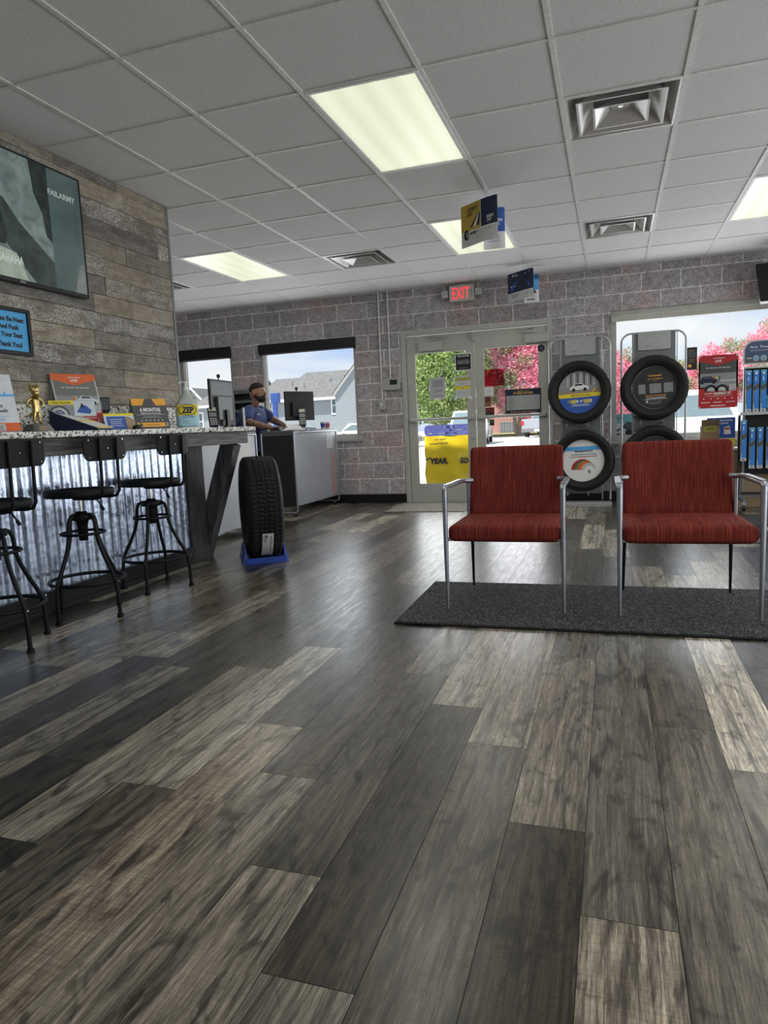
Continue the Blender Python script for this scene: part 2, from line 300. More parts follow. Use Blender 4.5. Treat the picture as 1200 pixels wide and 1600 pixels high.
    def build(s, name, parent=None, loc=(0, 0, 0), rz=0., bevel=0., bseg=2, label=None, cat=None, group=None, kind=None, attr=False, rot=None, smooth_all=False):
        me = bpy.data.meshes.new(name); me.from_pydata(s.v, [], s.f)
        for m in s.mats: me.materials.append(m)
        me.polygons.foreach_set('material_index', s.mi); me.polygons.foreach_set('use_smooth', [True]*len(s.f) if smooth_all else s.sm)
        if attr:
            a = me.color_attributes.new('plank', 'FLOAT_COLOR', 'CORNER'); buf = []
            for f, c in zip(s.f, s.attr): buf += [*c, 1.]*len(f)
            a.data.foreach_set('color', buf)
        me.update(); o = bpy.data.objects.new(name, me); COL.objects.link(o); o.parent = parent
        o.location = loc; o.rotation_euler = rot or (0, 0, rz)
        if bevel:
            b = o.modifiers.new('bevel', 'BEVEL'); b.width = bevel; b.segments = bseg; b.limit_method = 'ANGLE'; b.angle_limit = R(40); b.harden_normals = False
        tag(o, label, cat, group, kind); return o
def tag(o, label=None, cat=None, group=None, kind=None):
    if label: o['label'] = label
    if cat: o['category'] = cat
    if group: o['group'] = group
    if kind: o['kind'] = kind
    return o
def thing(name, label, cat, loc=(0, 0, 0), rz=0., group=None, kind=None):
    o = bpy.data.objects.new(name, None); o.empty_display_size = .1; COL.objects.link(o); o.location = loc; o.rotation_euler = (0, 0, rz); return tag(o, label, cat, group, kind)
def copy_tree(o, parent=None):
    c = o.copy(); COL.objects.link(c); c.parent = parent
    for ch in list(o.children): copy_tree(ch, c)
    return c
def arc(c, r, a0, a1, n, plane='XY'):
    out = []
    for i in range(n+1):
        a = R(a0+(a1-a0)*i/n); x, y = r*math.cos(a), r*math.sin(a)
        out.append({'XY': (c[0]+x, c[1]+y, c[2]), 'XZ': (c[0]+x, c[1], c[2]+y), 'YZ': (c[0], c[1]+x, c[2]+y)}[plane])
    return out

# ------------------------------------------------------------------ room
XL, XR, YN, YW, ZC = -7.0, 3.6, -3.2, 8.42, 2.645
def build_floor():
    b = MB(); W = .1795; Lp = 1.232
    joint = {0: 1.28, -1: 1.565, -2: 1.957, 1: 2.2, 2: 1.957, -3: 2.217, -4: 2.489, -5: 1.642, -6: 1.942, -8: 2.428, -9: 1.573, -11: 2.459, -12: 2.817, -10: 3.606}
    tone = {(0, 0): .74, (0, 1): .50, (0, 2): .52, (-1, 0): .27, (-1, 1): .62, (-1, 2): .5, (-2, 0): .38, (-2, 1): .66, (1, 0): .52, (1, 1): .42, (2, 0): .56, (2, 1): .92, (-3, 0): .27, (-3, -1): .56, (-3, 1): .72,
            (-4, 0): .36, (-4, 1): .55, (-4, -1): .62, (-5, 0): .62, (-5, 1): .34, (-6, 0): .66, (-6, 1): .32, (-7, 0): .22, (-8, 0): .62, (-8, 1): .34, (-8, -1): .16, (-9, 0): .2, (-9, 1): .3, (-7, 1): .4, (-11, 0): .3, (-11, 1): .66, (-12, 0): .62, (-10, 0): .34}
    warm = {(0, 0): .7, (-1, 0): 1., (-2, 0): .6, (-4, -1): .4, (-6, 0): .9, (-5, 1): .8, (-1, -1): .5}
    rr = random.Random(11)
    k0 = int((XL+.0625)/W)-1; k1 = int((XR+.0625)/W)+1
    for k in range(k0, k1+1):
        x0 = -.0625+W*k; x1 = x0+W; J = joint.get(k, rr.uniform(0, Lp)); i0 = int((YN-J)/Lp)-2; i1 = int((YW-J)/Lp)+2
        for i in range(i0, i1+1):
            ya, yb = max(YN, J+Lp*(i-1)), min(YW+.3, J+Lp*i)
            t = tone.get((k, i), min(.95, max(.12, rr.gauss(.44, .21)))); s = rr.random(); wv = warm.get((k, i), rr.random()*.6)
            if ya >= yb or x0 < XL-.2: continue
            g = .0008
            b.add([(x0+g, ya+g, 0), (x1-g, ya+g, 0), (x1-g, yb-g, 0), (x0+g, yb-g, 0)], [(0, 1, 2, 3)], M_floor, at=(t, s, wv))
    b.box(XL, XR, YN, YW+.3, -.06, -.0012, M_dark)
    b.build('floor', kind='structure', attr=True)
build_floor()

GX, GY, G = -.2524, 3.381, .6096
LIGHTS = [(-2, 0), (-2, 4), (-6, 4), (2, 4), (2, 0), (-2, -4), (2, -4), (-6, 0)]
VENTS = [(0, 1), (0, 5), (-4, 5), (-8, 5)]
def build_ceiling():
    skip = {(i, j+d) for i, j in LIGHTS for d in (0, 1)} | set(VENTS); b = MB()
    i0, i1 = int((XL-GX)/G)-1, int((XR-GX)/G)+1; j0, j1 = int((YN-GY)/G)-1, int((YW-GY)/G)+1
    for i in range(i0, i1+1):
        for j in range(j0, j1+1):
            if (i, j) in skip: continue
            x0, x1 = max(XL, GX+G*i), min(XR, GX+G*(i+1)); y0, y1 = max(YN, GY+G*j), min(YW, GY+G*(j+1))
            if x1 <= x0 or y1 <= y0: continue
            b.box(x0, x1, y0, y1, ZC+.004, ZC+.02, M_tile)
    b.build('ceiling', kind='structure')
    t = MB(); w = .012
    for i in range(i0, i1+2):
        x = GX+G*i
        if XL < x < XR: t.box(x-w, x+w, YN, YW, ZC-.002, ZC+.006, M_tbar)
    for j in range(j0, j1+2):
        y = GY+G*j
        if not (YN < y < YW): continue
        for i in range(i0, i1+1):
            if any(j == jj+1 and i == ii for ii, jj in LIGHTS): continue
            xa, xb = max(XL, GX+G*i+w), min(XR, GX+G*(i+1)-w)
            if xb > xa: t.box(xa, xb, y-w*.75, y+w*.75, ZC-.001, ZC+.006, M_tbar)
    t.box(XL, XR, YW-.022, YW, ZC-.003, ZC+.006, M_tbar); t.build('trim_1', kind='structure')
build_ceiling()
def build_walls():
    OP = [(-5.75, -4.915, .86, 2.155), (-4.48, -3.11, .86, 2.14), (-2.505, -.66, 0, 2.143), (-.01, 3.0, .70, 2.165)]
    b = MB(); y0, y1 = YW, YW+.2; x = XL
    for a, c, z0, z1 in OP:
        b.box(x, a, y0, y1, 0, ZC, M_block); b.box(a, c, y0, y1, z1, ZC, M_block)
        if z0 > 0: b.box(a, c, y0, y1, 0, z0, M_block)
        x = c
    b.box(x, XR, y0, y1, 0, ZC, M_block); b.build('wall_back', kind='structure')
    b = MB(); b.box(XR, XR+.2, YN, YW+.2, 0, .08, M_block); b.box(XR, XR+.2, YN, YW+.2, 2.14, ZC, M_block); b.box(XR, XR+.2, YN, -1.85, .08, 2.14, M_block)
    for a, c in ((.65, 1.05), (3.55, 3.95), (6.45, YW+.2)): b.box(XR, XR+.2, a, c, .08, 2.14, M_block)
    b.build('wall_right', kind='structure')
    for k, yy in enumerate((-.6, 2.3, 5.2)):
        t = thing('window_%d' % (4+k), None, None, (XR, yy, .08), R(90), kind='structure'); b = MB()
        for s_ in (-1, 1): b.box(s_*1.225-.025, s_*1.225+.025, -.15, -.05, 0, 2.06, M_alu)
        b.box(-1.2, 1.2, -.15, -.05, 0, .05, M_alu); b.box(-1.2, 1.2, -.15, -.05, 2.01, 2.06, M_alu); b.build('window_frame', t)
        b = MB(); b.box(-1.2, 1.2, -.103, -.097, .05, 2.01, M_glass); b.build('pane', t)
    b = MB(); b.box(XL, XR, YN-.2, YN, 0, ZC, M_drywall); b.build('wall_front', kind='structure')
    b = MB(); b.box(XL-.2, XL, YN, YW+.2, 0, ZC, M_drywall); b.build('wall_far_left', kind='structure')
    b = MB(); b.box(XL, -3.22, 4.35, 4.5, 0, ZC, M_drywall); b.build('wall_office', kind='structure')
    # the wall clad in reclaimed boards
    b = MB(); rr = random.Random(5); ph = .1165; z = .026-ph
    b.box(-3.22, -3.128, YN, 4.545, 0, ZC, M_dark)
    while z < ZC:
        za, zb = max(0, z), min(ZC, z+ph); y = YN-rr.uniform(0, 1)
        while y < 4.55:
            ye = y+rr.choice((.55, .8, 1.0, 1.25)); ya, yb = max(YN, y), min(4.55, ye)
            if yb > ya+.01 and zb > za+.01:
                d = rr.uniform(0, .004); b.box(-3.128, -3.110-d, ya+.001, yb-.001, za+.0012, zb-.0012, M_barn, at=(rr.random(), rr.random(), rr.random()**1.5))
            y = ye
        z += ph
    b.build('wall_left', kind='structure', attr=True, bevel=.0015, bseg=1)
    b = MB(); b.box(-3.118, -3.108, 4.53, 4.553, 1.0, ZC, M_gpaint); b.build('trim_2', kind='structure')
    b = MB()
    b.box(XL, -2.505, YW-.022, YW, 0, .115, M_blkpl); b.build('baseboard_back', kind='structure', bevel=.003)
    b = MB(); b.box(-.66, XR, YW-.022, YW, 0, .115, M_blkpl); b.build('baseboard_right', kind='structure', bevel=.003)
build_walls()
def window(idx, x0, x1, z0, z1, mull=(), fw=.045, fm=M_alu):
    t = thing('window_%d' % idx, None, None, ((x0+x1)/2, YW, z0), kind='structure'); w = (x1-x0)/2; h = z1-z0; b = MB()
    b.box(-w, -w+fw, .03, .12, 0, h, fm); b.box(w-fw, w, .03, .12, 0, h, fm); b.box(-w+fw, w-fw, .03, .12, 0, fw, fm); b.box(-w+fw, w-fw, .03, .12, h-fw, h, fm)
    for mx in mull: b.box(mx-(x0+x1)/2-.025, mx-(x0+x1)/2+.025, .03, .12, fw, h-fw, fm)
    b.build('window_frame', t, bevel=.003)
    g = MB(); g.box(-w+fw, w-fw, .072, .078, fw, h-fw, M_glass); g.build('pane', t)
    return t
w1 = window(1, -5.75, -4.915, .86, 2.155); w2 = window(2, -4.48, -3.11, .86, 2.14); w3 = window(3, -.01, 3.0, .70, 2.165, (1.9,), .06)
for t, hw in ((w1, .4175), (w2, .685)):
    b = MB(); b.box(-hw-.01, hw, -.03, .06, 1.17 if t is w1 else 1.165, 1.29 if t is w1 else 1.275, M_blkpl); b.cyl((-hw, -.0, 1.17), (hw, -.0, 1.17), .035, M_blkpl); b.build('roller_shade', t, bevel=.004)
    b = MB(); b.box(-hw-.02, hw+.03, -.05, .03, -.05, -.005, M_lgrey); b.build('window_sill', t, bevel=.004)
b = MB(); b.tube([(-.635, -.005, 1.2), (-.635, -.005, .1)], .006, M_white, 6); b.build('shade_cord', w2)
b = MB(); b.box(-1.55, 1.55, -.02, .03, -.04, -.004, M_alu); b.box(-1.5, 1.5, -.035, .0, 1.335, 1.395, pm('shade_valance', (.50, .48, .42), .6)); b.build('window_sill', w3, bevel=.003)

def build_door():
    t = thing('door_1', None, None, (-1.5825, YW, 0), kind='structure'); W = .9225; H = 2.143; y0, y1 = .0, .11; b = MB()
    b.box(-W, -W+.055, y0-.01, y1, 0, H, M_alu); b.box(W-.055, W, y0-.01, y1, 0, H, M_alu); b.box(-W+.055, W-.055, y0-.01, y1, H-.06, H, M_alu); b.box(-W, W, y0, y1, -.0, .014, M_alu)
    b.build('door_frame', t, bevel=.004)
    for s in (-1, 1):
        L = thing('door_leaf', None, None); L.parent = t; L.location = (s*.433, .045, 0); del_keys(L)
        hw = .428; st = .105; b = MB()
        b.box(-hw, -hw+st, -.022, .022, .02, 2.075, M_alu); b.box(hw-st, hw, -.022, .022, .02, 2.075, M_alu)
        b.box(-hw+st, hw-st, -.022, .022, .02, .235, M_alu); b.box(-hw+st, hw-st, -.022, .022, 1.862, 2.075, M_alu); b.build('leaf_frame', L, bevel=.004)
        b = MB(); b.box(-hw+st, hw-st, -.003, .003, .235, 1.862, M_glass); b.build('pane', L)
        b = MB(); b.box(-hw+.02, hw-.02, -.075, -.05, 1.025, 1.058, M_alu)
        for e in (-1, 1): b.box(e*(hw-.05)-.03, e*(hw-.05)+.03, -.06, -.022, 1.015, 1.068, M_alu)
        b.build('push_bar', L, bevel=.005)
        b = MB(); cx = -.26 if s < 0 else .18
        b.box(cx, cx+.29, -.075, -.022, 1.885, 1.985, M_alu); b.tube([(cx+.15, -.05, 1.99), (cx-.1 if s > 0 else cx+.4, -.09, 2.03), (cx+.1, -.03, 2.055)], .009, M_alu, 6); b.build('door_closer', L, bevel=.006)
        if s < 0:
            b = MB(); b.cyl((hw-.035, -.034, .79), (hw-.035, -.02, .79), .018, M_chrome, 14); b.build('lock', L)
    b = MB(); b.box(-.03, .02, -.03, .01, 1.96, 2.06, M_lgrey); b.build('latch_box', t, bevel=.004)
def del_keys(o):
    for k in list(o.keys()): del o[k]
build_door()

# ------------------------------------------------------------------ ceiling fixtures
def build_lights():
    vis = {(-2, 0): 'large lit ceiling panel nearest the camera, before the vents', (-2, 4): 'lit ceiling panel behind the yellow and navy hanging card', (-6, 4): 'lit ceiling panel beyond the end of the board wall, over the service counters',
           (2, 4): 'lit ceiling panel cut off by the right edge of the picture', (2, 0): 'lit ceiling panel out of the picture, right of the red chairs',
           (-2, -4): 'lit ceiling panel out of the picture, above the viewer on the bar side', (2, -4): 'lit ceiling panel out of the picture, above the viewer on the window side', (-6, 0): 'lit ceiling panel hidden behind the board wall'}
    first = None
    for i, j in LIGHTS:
        x, y = GX+G*(i+.5), GY+G*(j+1)
        if not first:
            t = thing('ceiling_light', '', 'ceiling light', (x, y, ZC), group='lit troffer panels in the ceiling'); first = t
            b = MB(); w, h = .296, .6; f = .022
            b.box(-w, -w+f, -h, h, -.004, .012, M_white); b.box(w-f, w, -h, h, -.004, .012, M_white); b.box(-w+f, w-f, -h, -h+f, -.004, .012, M_white); b.box(-w+f, w-f, h-f, h, -.004, .012, M_white)
            b.box(-w, w, -h, h, .012, .09, M_white); b.build('frame', t, bevel=.002)
            b = MB(); b.box(-w+f, w-f, -h+f, h-f, .002, .01, M_lens); b.build('diffuser', t)
        else: t = copy_tree(first); t.location = (x, y, ZC)
        t['label'] = vis[(i, j)]
        for dy in (-.3, .3):
            L = bpy.data.lights.new('tube_lamp', 'SPOT'); L.energy = LAMP_W; L.spot_size = R(176); L.spot_blend = .6; L.shadow_soft_size = .22; L.color = (1, .99, .93)
            o = bpy.data.objects.new('tube_lamp', L); COL.objects.link(o); o.location = (x, y+dy, ZC-.03)
build_lights()
def build_vents():
    lab = ['large square supply vent with nested metal louvers at upper right of the ceiling', 'square supply vent straight beyond the largest one, near the block wall', 'square supply vent between the far-left lit panel and the hanging cards', 'square ceiling vent half hidden behind the end of the board wall']
    def fr(b, b0, z0, t0, z1, m, lip=.012):
        vs = [(sx*b0, sy*b0, z0) for sx, sy in ((-1, -1), (1, -1), (1, 1), (-1, 1))]+[(sx*t0, sy*t0, z1) for sx, sy in ((-1, -1), (1, -1), (1, 1), (-1, 1))]
        b.add(vs, [(k, (k+1) % 4, 4+(k+1) % 4, 4+k) for k in range(4)], m)
        q = b0+lip; vs = [(sx*b0, sy*b0, z0-.001) for sx, sy in ((-1, -1), (1, -1), (1, 1), (-1, 1))]+[(sx*q, sy*q, z0-.001) for sx, sy in ((-1, -1), (1, -1), (1, 1), (-1, 1))]
        b.add(vs, [(k, (k+1) % 4, 4+(k+1) % 4, 4+k) for k in range(4)], m)
    first = None
    for (i, j), lb in zip(VENTS, lab):
        x, y = GX+G*(i+.5), GY+G*(j+.5)
        if not first:
            t = first = thing('ceiling_vent', '', 'ceiling vent', (x, y, ZC), group='square supply vents in the ceiling')
            b = MB(); h = .296
            for a in range(4):
                b.M = Matrix.Rotation(a*PI/2, 4, 'Z'); b.box(-h, h, -h-.003, -h, 0, .16, M_satin)
            b.M = Matrix(); b.box(-h, h, -h, h, .16, .165, M_satin); b.lathe([(.145, .155), (.145, .3), (.0001, .3)], M_dark, 28); b.disc((0, 0, .158), .142, M_dark, 28, 'Z', .004); b.build('housing', t)
            b = MB(); fr(b, .282, .0, .225, .10, M_satin); b.build('outer_louver', t)
            b = MB(); fr(b, .220, -.006, .145, .07, M_satin); b.build('middle_louver', t)
            b = MB(); fr(b, .135, -.012, .06, .045, M_satin); b.box(-.06, .06, -.06, .06, .045, .047, M_satin); b.disc((0, 0, .04), .05, M_satin, 20, 'Z', .006); b.disc((0, 0, .035), .014, M_chrome, 12, 'Z', .006); b.build('center_pan', t)
            b = MB(); b.beam((-.24, -.1, .11), (.24, .1, .11), .025, .003, M_satin, (0, 0, 1)); b.beam((-.24, .12, .12), (.2, -.16, .13), .025, .003, M_gpaint, (0, 0, 1)); b.build('bracket', t)
        else: t = copy_tree(first); t.location = (x, y, ZC)
        t['label'] = lb
build_vents()

def build_exit():
    t = thing('exit_sign', 'lit red and white EXIT sign with two lamp heads over the door', 'exit sign', (-1.70, 8.36, 2.43))
    M_exit = pm('exit_red_lit', (.6, .02, .02), .4, emis=(1, .05, .06), estr=1.1)
    b = MB(); b.rbox(-.15, .15, -.02, .045, 0, .185, .008, pm('exit_case', (.62, .60, .56), .5)); b.build('housing', t)
    b = MB(); b.text('EXIT', -.012, .028, .135, M_exit, w=.212, y=-.0215, bold=.008); b.rect(.105, .05, .128, .13, M_lgrey, 1, -.021); b.build('lettering', t)
    for s in (-1, 1):
        b = MB(); b.M = Matrix.Translation((s*.205, -.01, .095)) @ Matrix.Rotation(R(12), 4, 'X'); b.rbox(-.04, .04, -.02, .03, -.045, .045, .012, M_lgrey)
        for i in range(3):
            for j in range(3): b.disc((-.024+.024*i, -.022, -.024+.024*j), .0085, M_white, 8, 'Y', .005)
        b.M = Matrix(); b.cyl((s*.15, .01, .09), (s*.18, .01, .09), .01, M_lgrey, 8); b.build('lamp_head', t, bevel=0)
    b = MB(); b.box(-.06, .06, -.0, .055, .185, .2, M_lgrey); b.build('mount', t)
build_exit()

def hang_card(loc, label, kind, scale=1.):
    t = thing('hanging_card', label, 'hanging advertisement', loc, group='cards clipped to the ceiling grid')
    W, H = .30*scale, .30*scale
    def sheet(name, prints, yaw, dx, dy, bend, tilt, w=W):
        b = MB(); 
        def warp(p):
            u = p.x/w; y = bend*((2*u-1)**2-1)*.5+.018*math.sin(u*PI*1.3+.7); return (p.x, p.y+y, p.z+tilt*u)
        b.warp = warp; n = 14
        def patch(u0, v0, u1, v1, m, L):
            k = max(1, int(n*(u1-u0)))
            for i in range(k):
                a, c = u0+(u1-u0)*i/k, u0+(u1-u0)*(i+1)/k; b.rect(a*w, v0*H, c*w, v1*H, m, L)
        # paper body: front and back skins with thickness
        for i in range(n):
            a, c = w*i/n, w*(i+1)/n; b.box(a, c, 0, .0012, 0, H, M_paper)
        prints(b, patch, w); b.M = Matrix(); 
        for k in range(len(b.v)):
            p = Matrix.Rotation(yaw, 4, 'Z') @ Vector(b.v[k]); b.v[k] = (p.x+dx, p.y+dy, p.z-.37*scale)
        b.build(name, t)
    if kind == 0:
        def p1(b, patch, w):
            patch(0, .36, .56, 1, I['mustard'], 1); patch(.575, .36, 1, 1, I['navy'], 1); patch(0, 0, 1, .34, I['lgrey'], 1)
            b.text('SUNNY', .10, .245, .026, I['black'], w=.09, L=3, bold=.03, shear=.2); b.text('DAY', .075, .212, .026, I['black'], w=.05, L=3, bold=.03, shear=.2)
            b.text('RAINY', .245, .155, .022, I['white'], w=.055, L=3, bold=.02, shear=.2); b.text('DAY', .238, .13, .022, I['white'], w=.035, L=3, bold=.02, shear=.2)
            for k in range(3): b.poly([(.075+.03*k, .13), (.095+.03*k, .13), (.155+.006*k, .215), (.148+.004*k, .215)], I['navy' if k % 2 == 0 else 'white'], 2)
            b.poly([(.045+.022*math.cos(a), .085+.038*math.sin(a)) for a in [2*PI*q/20 for q in range(20)]], I['black'], 3); b.poly([(.052+.01*math.cos(a), .085+.022*math.sin(a)) for a in [2*PI*q/16 for q in range(16)]], I['grey'], 4)
            b.rect(.08, .078, .125, .095, I['navy'], 3); b.rect(.135, .084, .24, .09, I['dgrey'], 3); b.text('new', .102, .082, .008, I['white'], L=4)
        def p2(b, patch, w):
            patch(0, .42, 1, 1, I['blue'], 1); b.text('WINTER', w*.5, .20, .02, I['white'], w=w*.8, L=3, bold=.03); b.text('TIRE', w*.5, .175, .014, I['white'], w=w*.5, L=3, bold=.02)
            for q in range(6): b.rect(w*(.1+.15*q), .14+.1*(q % 3)*.5, w*(.1+.15*q)+.004, .144+.1*(q % 3)*.5, I['white'], 2)
            b.lines(w*.2, w*.8, .05, .1, 3, I['blue'], .003, 2)
    else:
        def p1(b, patch, w):
            patch(0, .3, 1, 1, I['navy'], 1); patch(0, 0, 1, .29, I['lgrey'], 1); b.rect(.09, .272, .26, .280, I['white'], 3); b.rect(.09, .258, .22, .264, I['white'], 3)
            b.poly([(.05, .262), (.065, .285), (.08, .262)], I['white'], 3)
            b.poly([(.03, .13), (.04, .17), (.08, .19), (.14, .21), (.2, .205), (.24, .18), (.26, .15), (.25, .12), (.05, .115)], I['blue'], 2); b.poly([(.1, .185), (.14, .205), (.19, .2), (.2, .18)], I['black'], 3)
            for cx in (.1, .22): b.poly([(cx+.02*math.cos(a), .125+.022*math.sin(a)) for a in [2*PI*q/16 for q in range(16)]], I['black'], 3)
            for cx in (.045, .085): b.poly([(cx+.008*math.cos(a), .155+.006*math.sin(a)) for a in [2*PI*q/12 for q in range(12)]], I['white'], 4)
            b.rect(.17, .22, .27, .25, I['dgrey'], 2); b.lines(.03, .13, .03, .07, 4, I['dgrey'], .003, 2); b.rect(.22, .04, .27, .05, I['dgrey'], 2)
        def p2(b, patch, w):
            patch(0, .45, 1, 1, I['sky'], 1); patch(0, .82, 1, 1, I['blue'], 1); b.poly([(.02, .1), (.03, .15), (.1, .17), (.13, .1)], I['black'], 2); b.rect(.03, .03, .11, .04, I['navy'], 2); b.rect(.04, .262, .1, .275, I['white'], 3)
    sheet('back_sheet', p2, R(24), -.055*scale, .10*scale, .02, .0, .16*scale); sheet('front_sheet', p1, R(-12), (-.21 if kind == 0 else -.225)*scale, .0, .05, .03)
    b = MB(); b.tube(arc((0, 0, -.035), .02, 0, 360, 14, 'XZ')[:-1], .003, M_white, 6, True); b.box(-.02, .02, -.004, .004, -.012, .0, M_white); b.tube([(0, 0, -.055), (.01, .01, -.075)], .003, M_white, 6); b.build('clip', t)
    return t
hang_card((-.862, 5.30, ZC-.002), 'curled ceiling card with a yellow sunny day and navy rainy day panel', 0)
hang_card((-.862, 7.86, ZC-.002), 'curled ceiling card with a blue car photo, hanging nearest the door', 1)

# ------------------------------------------------------------------ wall things near the door
b = MB(); b.tube([(0, 0, 0), (0, 0, 1.32)], .0095, M_white, 8); b.tube([(0, -.004, 1.0), (0, -.004, 1.03)], .014, M_white, 8)
b.build('conduit', loc=(-2.775, 8.405, 1.325), label='longer white conduit running down to the small switch box', cat='conduit', group='white conduits on the block wall')
b = MB(); b.tube([(0, 0, 0), (0, 0, 1.06)], .0095, M_white, 8); b.tube([(0, -.004, .75), (0, -.004, .78)], .014, M_white, 8)
b.build('conduit', loc=(-2.655, 8.405, 1.58), label='shorter white conduit running down to the alarm keypad', cat='conduit', group='white conduits on the block wall')
t = thing('alarm_keypad', 'pale alarm keypad with a dark screen on the block wall', 'alarm keypad', (-2.645, 8.405, 1.435))
b = MB(); b.rbox(-.115, .115, -.03, .01, 0, .145, .012, M_lgrey); b.build('case', t, bevel=.003)
b = MB(); b.box(-.01, .085, -.033, -.03, .065, .125, pm('keypad_screen', (.01, .012, .014), .15)); b.build('screen', t)
t = thing('switch_box', 'small pale surface box under the longer conduit', 'switch box', (-2.775, 8.405, 1.195))
b = MB(); b.box(-.043, .043, -.035, .01, 0, .13, M_lgrey); b.build('case', t, bevel=.004); b = MB(); b.box(-.012, .012, -.042, -.035, .05, .08, M_white); b.build('toggle', t, bevel=.002)

def card(name, label, cat, x, z, w, h, bg, fn, y=8.435, rz=0., tilt=0., group=None, t=.002):
    b = MB(); b.box(-w/2, w/2, 0, t, 0, h, bg); fn(b, w, h); return b.build(name, loc=(x, y, z), rot=(0, tilt, rz), label=label, cat=cat, group=group)
def pr_memo(b, w, h):
    b.lines(-w*.38, w*.38, h*.55, h*.88, 6, I['dgrey'], .005, 1, 3); b.lines(-w*.3, w*.3, h*.3, h*.45, 2, I['dgrey'], .005, 1, 4); b.lines(-w*.38, w*.38, h*.1, h*.18, 1, I['dgrey'], .005, 1, 5)
    b.rect(-w*.56, h*.35, -w*.48, h*.62, I['white'], 2); b.rect(w*.48, h*.5, w*.55, h*.75, I['white'], 2); b.rect(-w*.2, -.012, w*.2, .008, I['white'], 2)
card('notice', 'plain white typed notice taped to the left door glass', 'notice', -2.057, 1.293, .20, .262, ink('memo', (.50, .50, .53)), pr_memo)
def pr_ny(b, w, h):
    b.rect(-w*.5, h*.78, w*.5, h*.95, ink('oliveprint', (.42, .42, .12)), 1); b.rect(-w*.5, h*.40, w*.5, h*.52, I['yellow'], 1); b.rect(-w*.5, h*.52, -w*.2, h*.56, I['mustard'], 1); b.rect(w*.1, h*.52, w*.5, h*.56, I['mustard'], 1)
    b.lines(-w*.4, w*.4, h*.6, h*.72, 3, I['grey'], .003, 1); b.lines(-w*.4, w*.4, h*.15, h*.32, 3, I['grey'], .003, 1); b.rect(-w*.1, h*.44, w*.06, h*.47, I['dgrey'], 2)
    for sx in (-1, 1): b.poly([(sx*w*.45, .03), (sx*w*.62, .0), (sx*w*.5, -.025), (sx*w*.33, .01)], I['white'], 3)
card('notice', 'yellow banded white notice taped beside the typed notice', 'notice', -1.737, 1.283, .19, .27, ink('paperp', (.62, .63, .60)), pr_ny)
def pr_dealer(b, w, h):
    b.rect(-w*.5-.008, -.008, w*.5+.008, h+.012, I['white'], -1); b.text('TIRE CENTER', 0, h*.84, .018, I['white'], w=w*.8, bold=.03); b.text('AUTHORIZED', 0, h*.58, .014, I['lgrey'], w=w*.74); b.text('DEALER', 0, h*.38, .028, I['lgrey'], w=w*.76, bold=.0)
    b.rect(-w*.42, h*.52, w*.42, h*.535, I['lgrey'], 1); b.text('the tire store', 0, h*.10, .010, I['white'], w=w*.6)
card('dealer_sticker', 'square black dealer sticker high on the left door glass', 'sticker', -1.723, 1.627, .185, .186, I['black'], pr_dealer)
card('red_film_square', 'translucent red square sticker at the top of the right door glass', 'sticker', -1.35, 1.41, .235, .20, mat_dim_glass('red_film', (.86, .30, .38)), lambda b, w, h: None)
def pr_seal(b, w, h):
    b.tube(arc((0, -.0012, h*.5), h*.3, 0, 360, 18, 'XZ')[:-1], .002, I['lgrey'], 4, True); b.text('CLEAN', 0, h*.44, .012, I['grey'], w=w*.42); b.rect(-w*.3, h*.06, w*.3, h*.12, I['lgrey'], 1)
card('seal_sticker', 'small white round-seal sticker under the red square', 'sticker', -1.418, 1.292, .112, .105, I['white'], pr_seal)
def pr_redcard(b, w, h): b.rect(-w*.4, h*.45, w*.4, h*.9, I['maroon'], 1); b.lines(-w*.36, w*.36, h*.1, h*.36, 4, I['tan'], .003, 1)
card('card_sticker', 'brown red payment sticker on the right door glass edge', 'sticker', -1.435, 1.165, .07, .12, I['brown'], pr_redcard)
def pr_stack(b, w, h): b.rect(-w*.4, h*.55, w*.4, h*.9, I['maroon'], 1); b.rect(-w*.4, h*.1, w*.4, h*.45, I['dgrey'], 1)
card('card_sticker', 'larger black payment sticker below the brown red one', 'sticker', -1.412, 1.02, .108, .135, I['black'], pr_stack)
card('card_sticker', 'smallest dark sticker just above the right push bar', 'sticker', -1.39, .935, .055, .07, I['black'], lambda b, w, h: b.rect(-w*.3, h*.5, w*.3, h*.8, I['green'], 1))
card('round_sticker', 'small round dark sticker in the top right corner of the door', 'sticker', -.79, 1.775, .002, .002, I['black'], lambda b, w, h: (b.disc((0, 0, .04), .042, I['navy'], 20), b.text('24', 0, .03, .018, I['lgrey'])))
def pr_hours(b, w, h):
    b.text('welcome to our', 0, h*.905, .012, I['gold'], w=w*.34, bold=.02); b.text('STORE HOURS', 0, h*.79, .026, I['gold'], w=w*.56, bold=.04); b.text('thanks for your business!', 0, h*.045, .014, I['gold'], w=w*.74, bold=.02, shear=.2)
    b.rect(-w*.47, h*.14, w*.47, h*.74, I['lgrey'], 1)
    for k, d in enumerate(('MONDAY', 'TUESDAY', 'WEDNESDAY', 'THURSDAY', 'FRIDAY', 'SATURDAY', 'SUNDAY')):
        z = h*(.665-.083*k); b.text(d, -w*.34, z, .010, I['black'], w=w*.055*len(d)*.45, L=3, bold=.02); b.text('to', w*.06, z, .009, I['black'], L=3); b.text('am', w*.42, z, .008, I['black'], L=3); b.rect(-w*.47, z-.005, w*.47, z-.0035, I['dgrey'], 2)
    b.rect(-w*.215, h*.14, -w*.21, h*.74, I['dgrey'], 2)
card('store_hours_sign', 'dark sign of gold lettered store hours on the right door glass', 'sign', -1.01, 1.066, .42, .288, I['navy'], pr_hours)

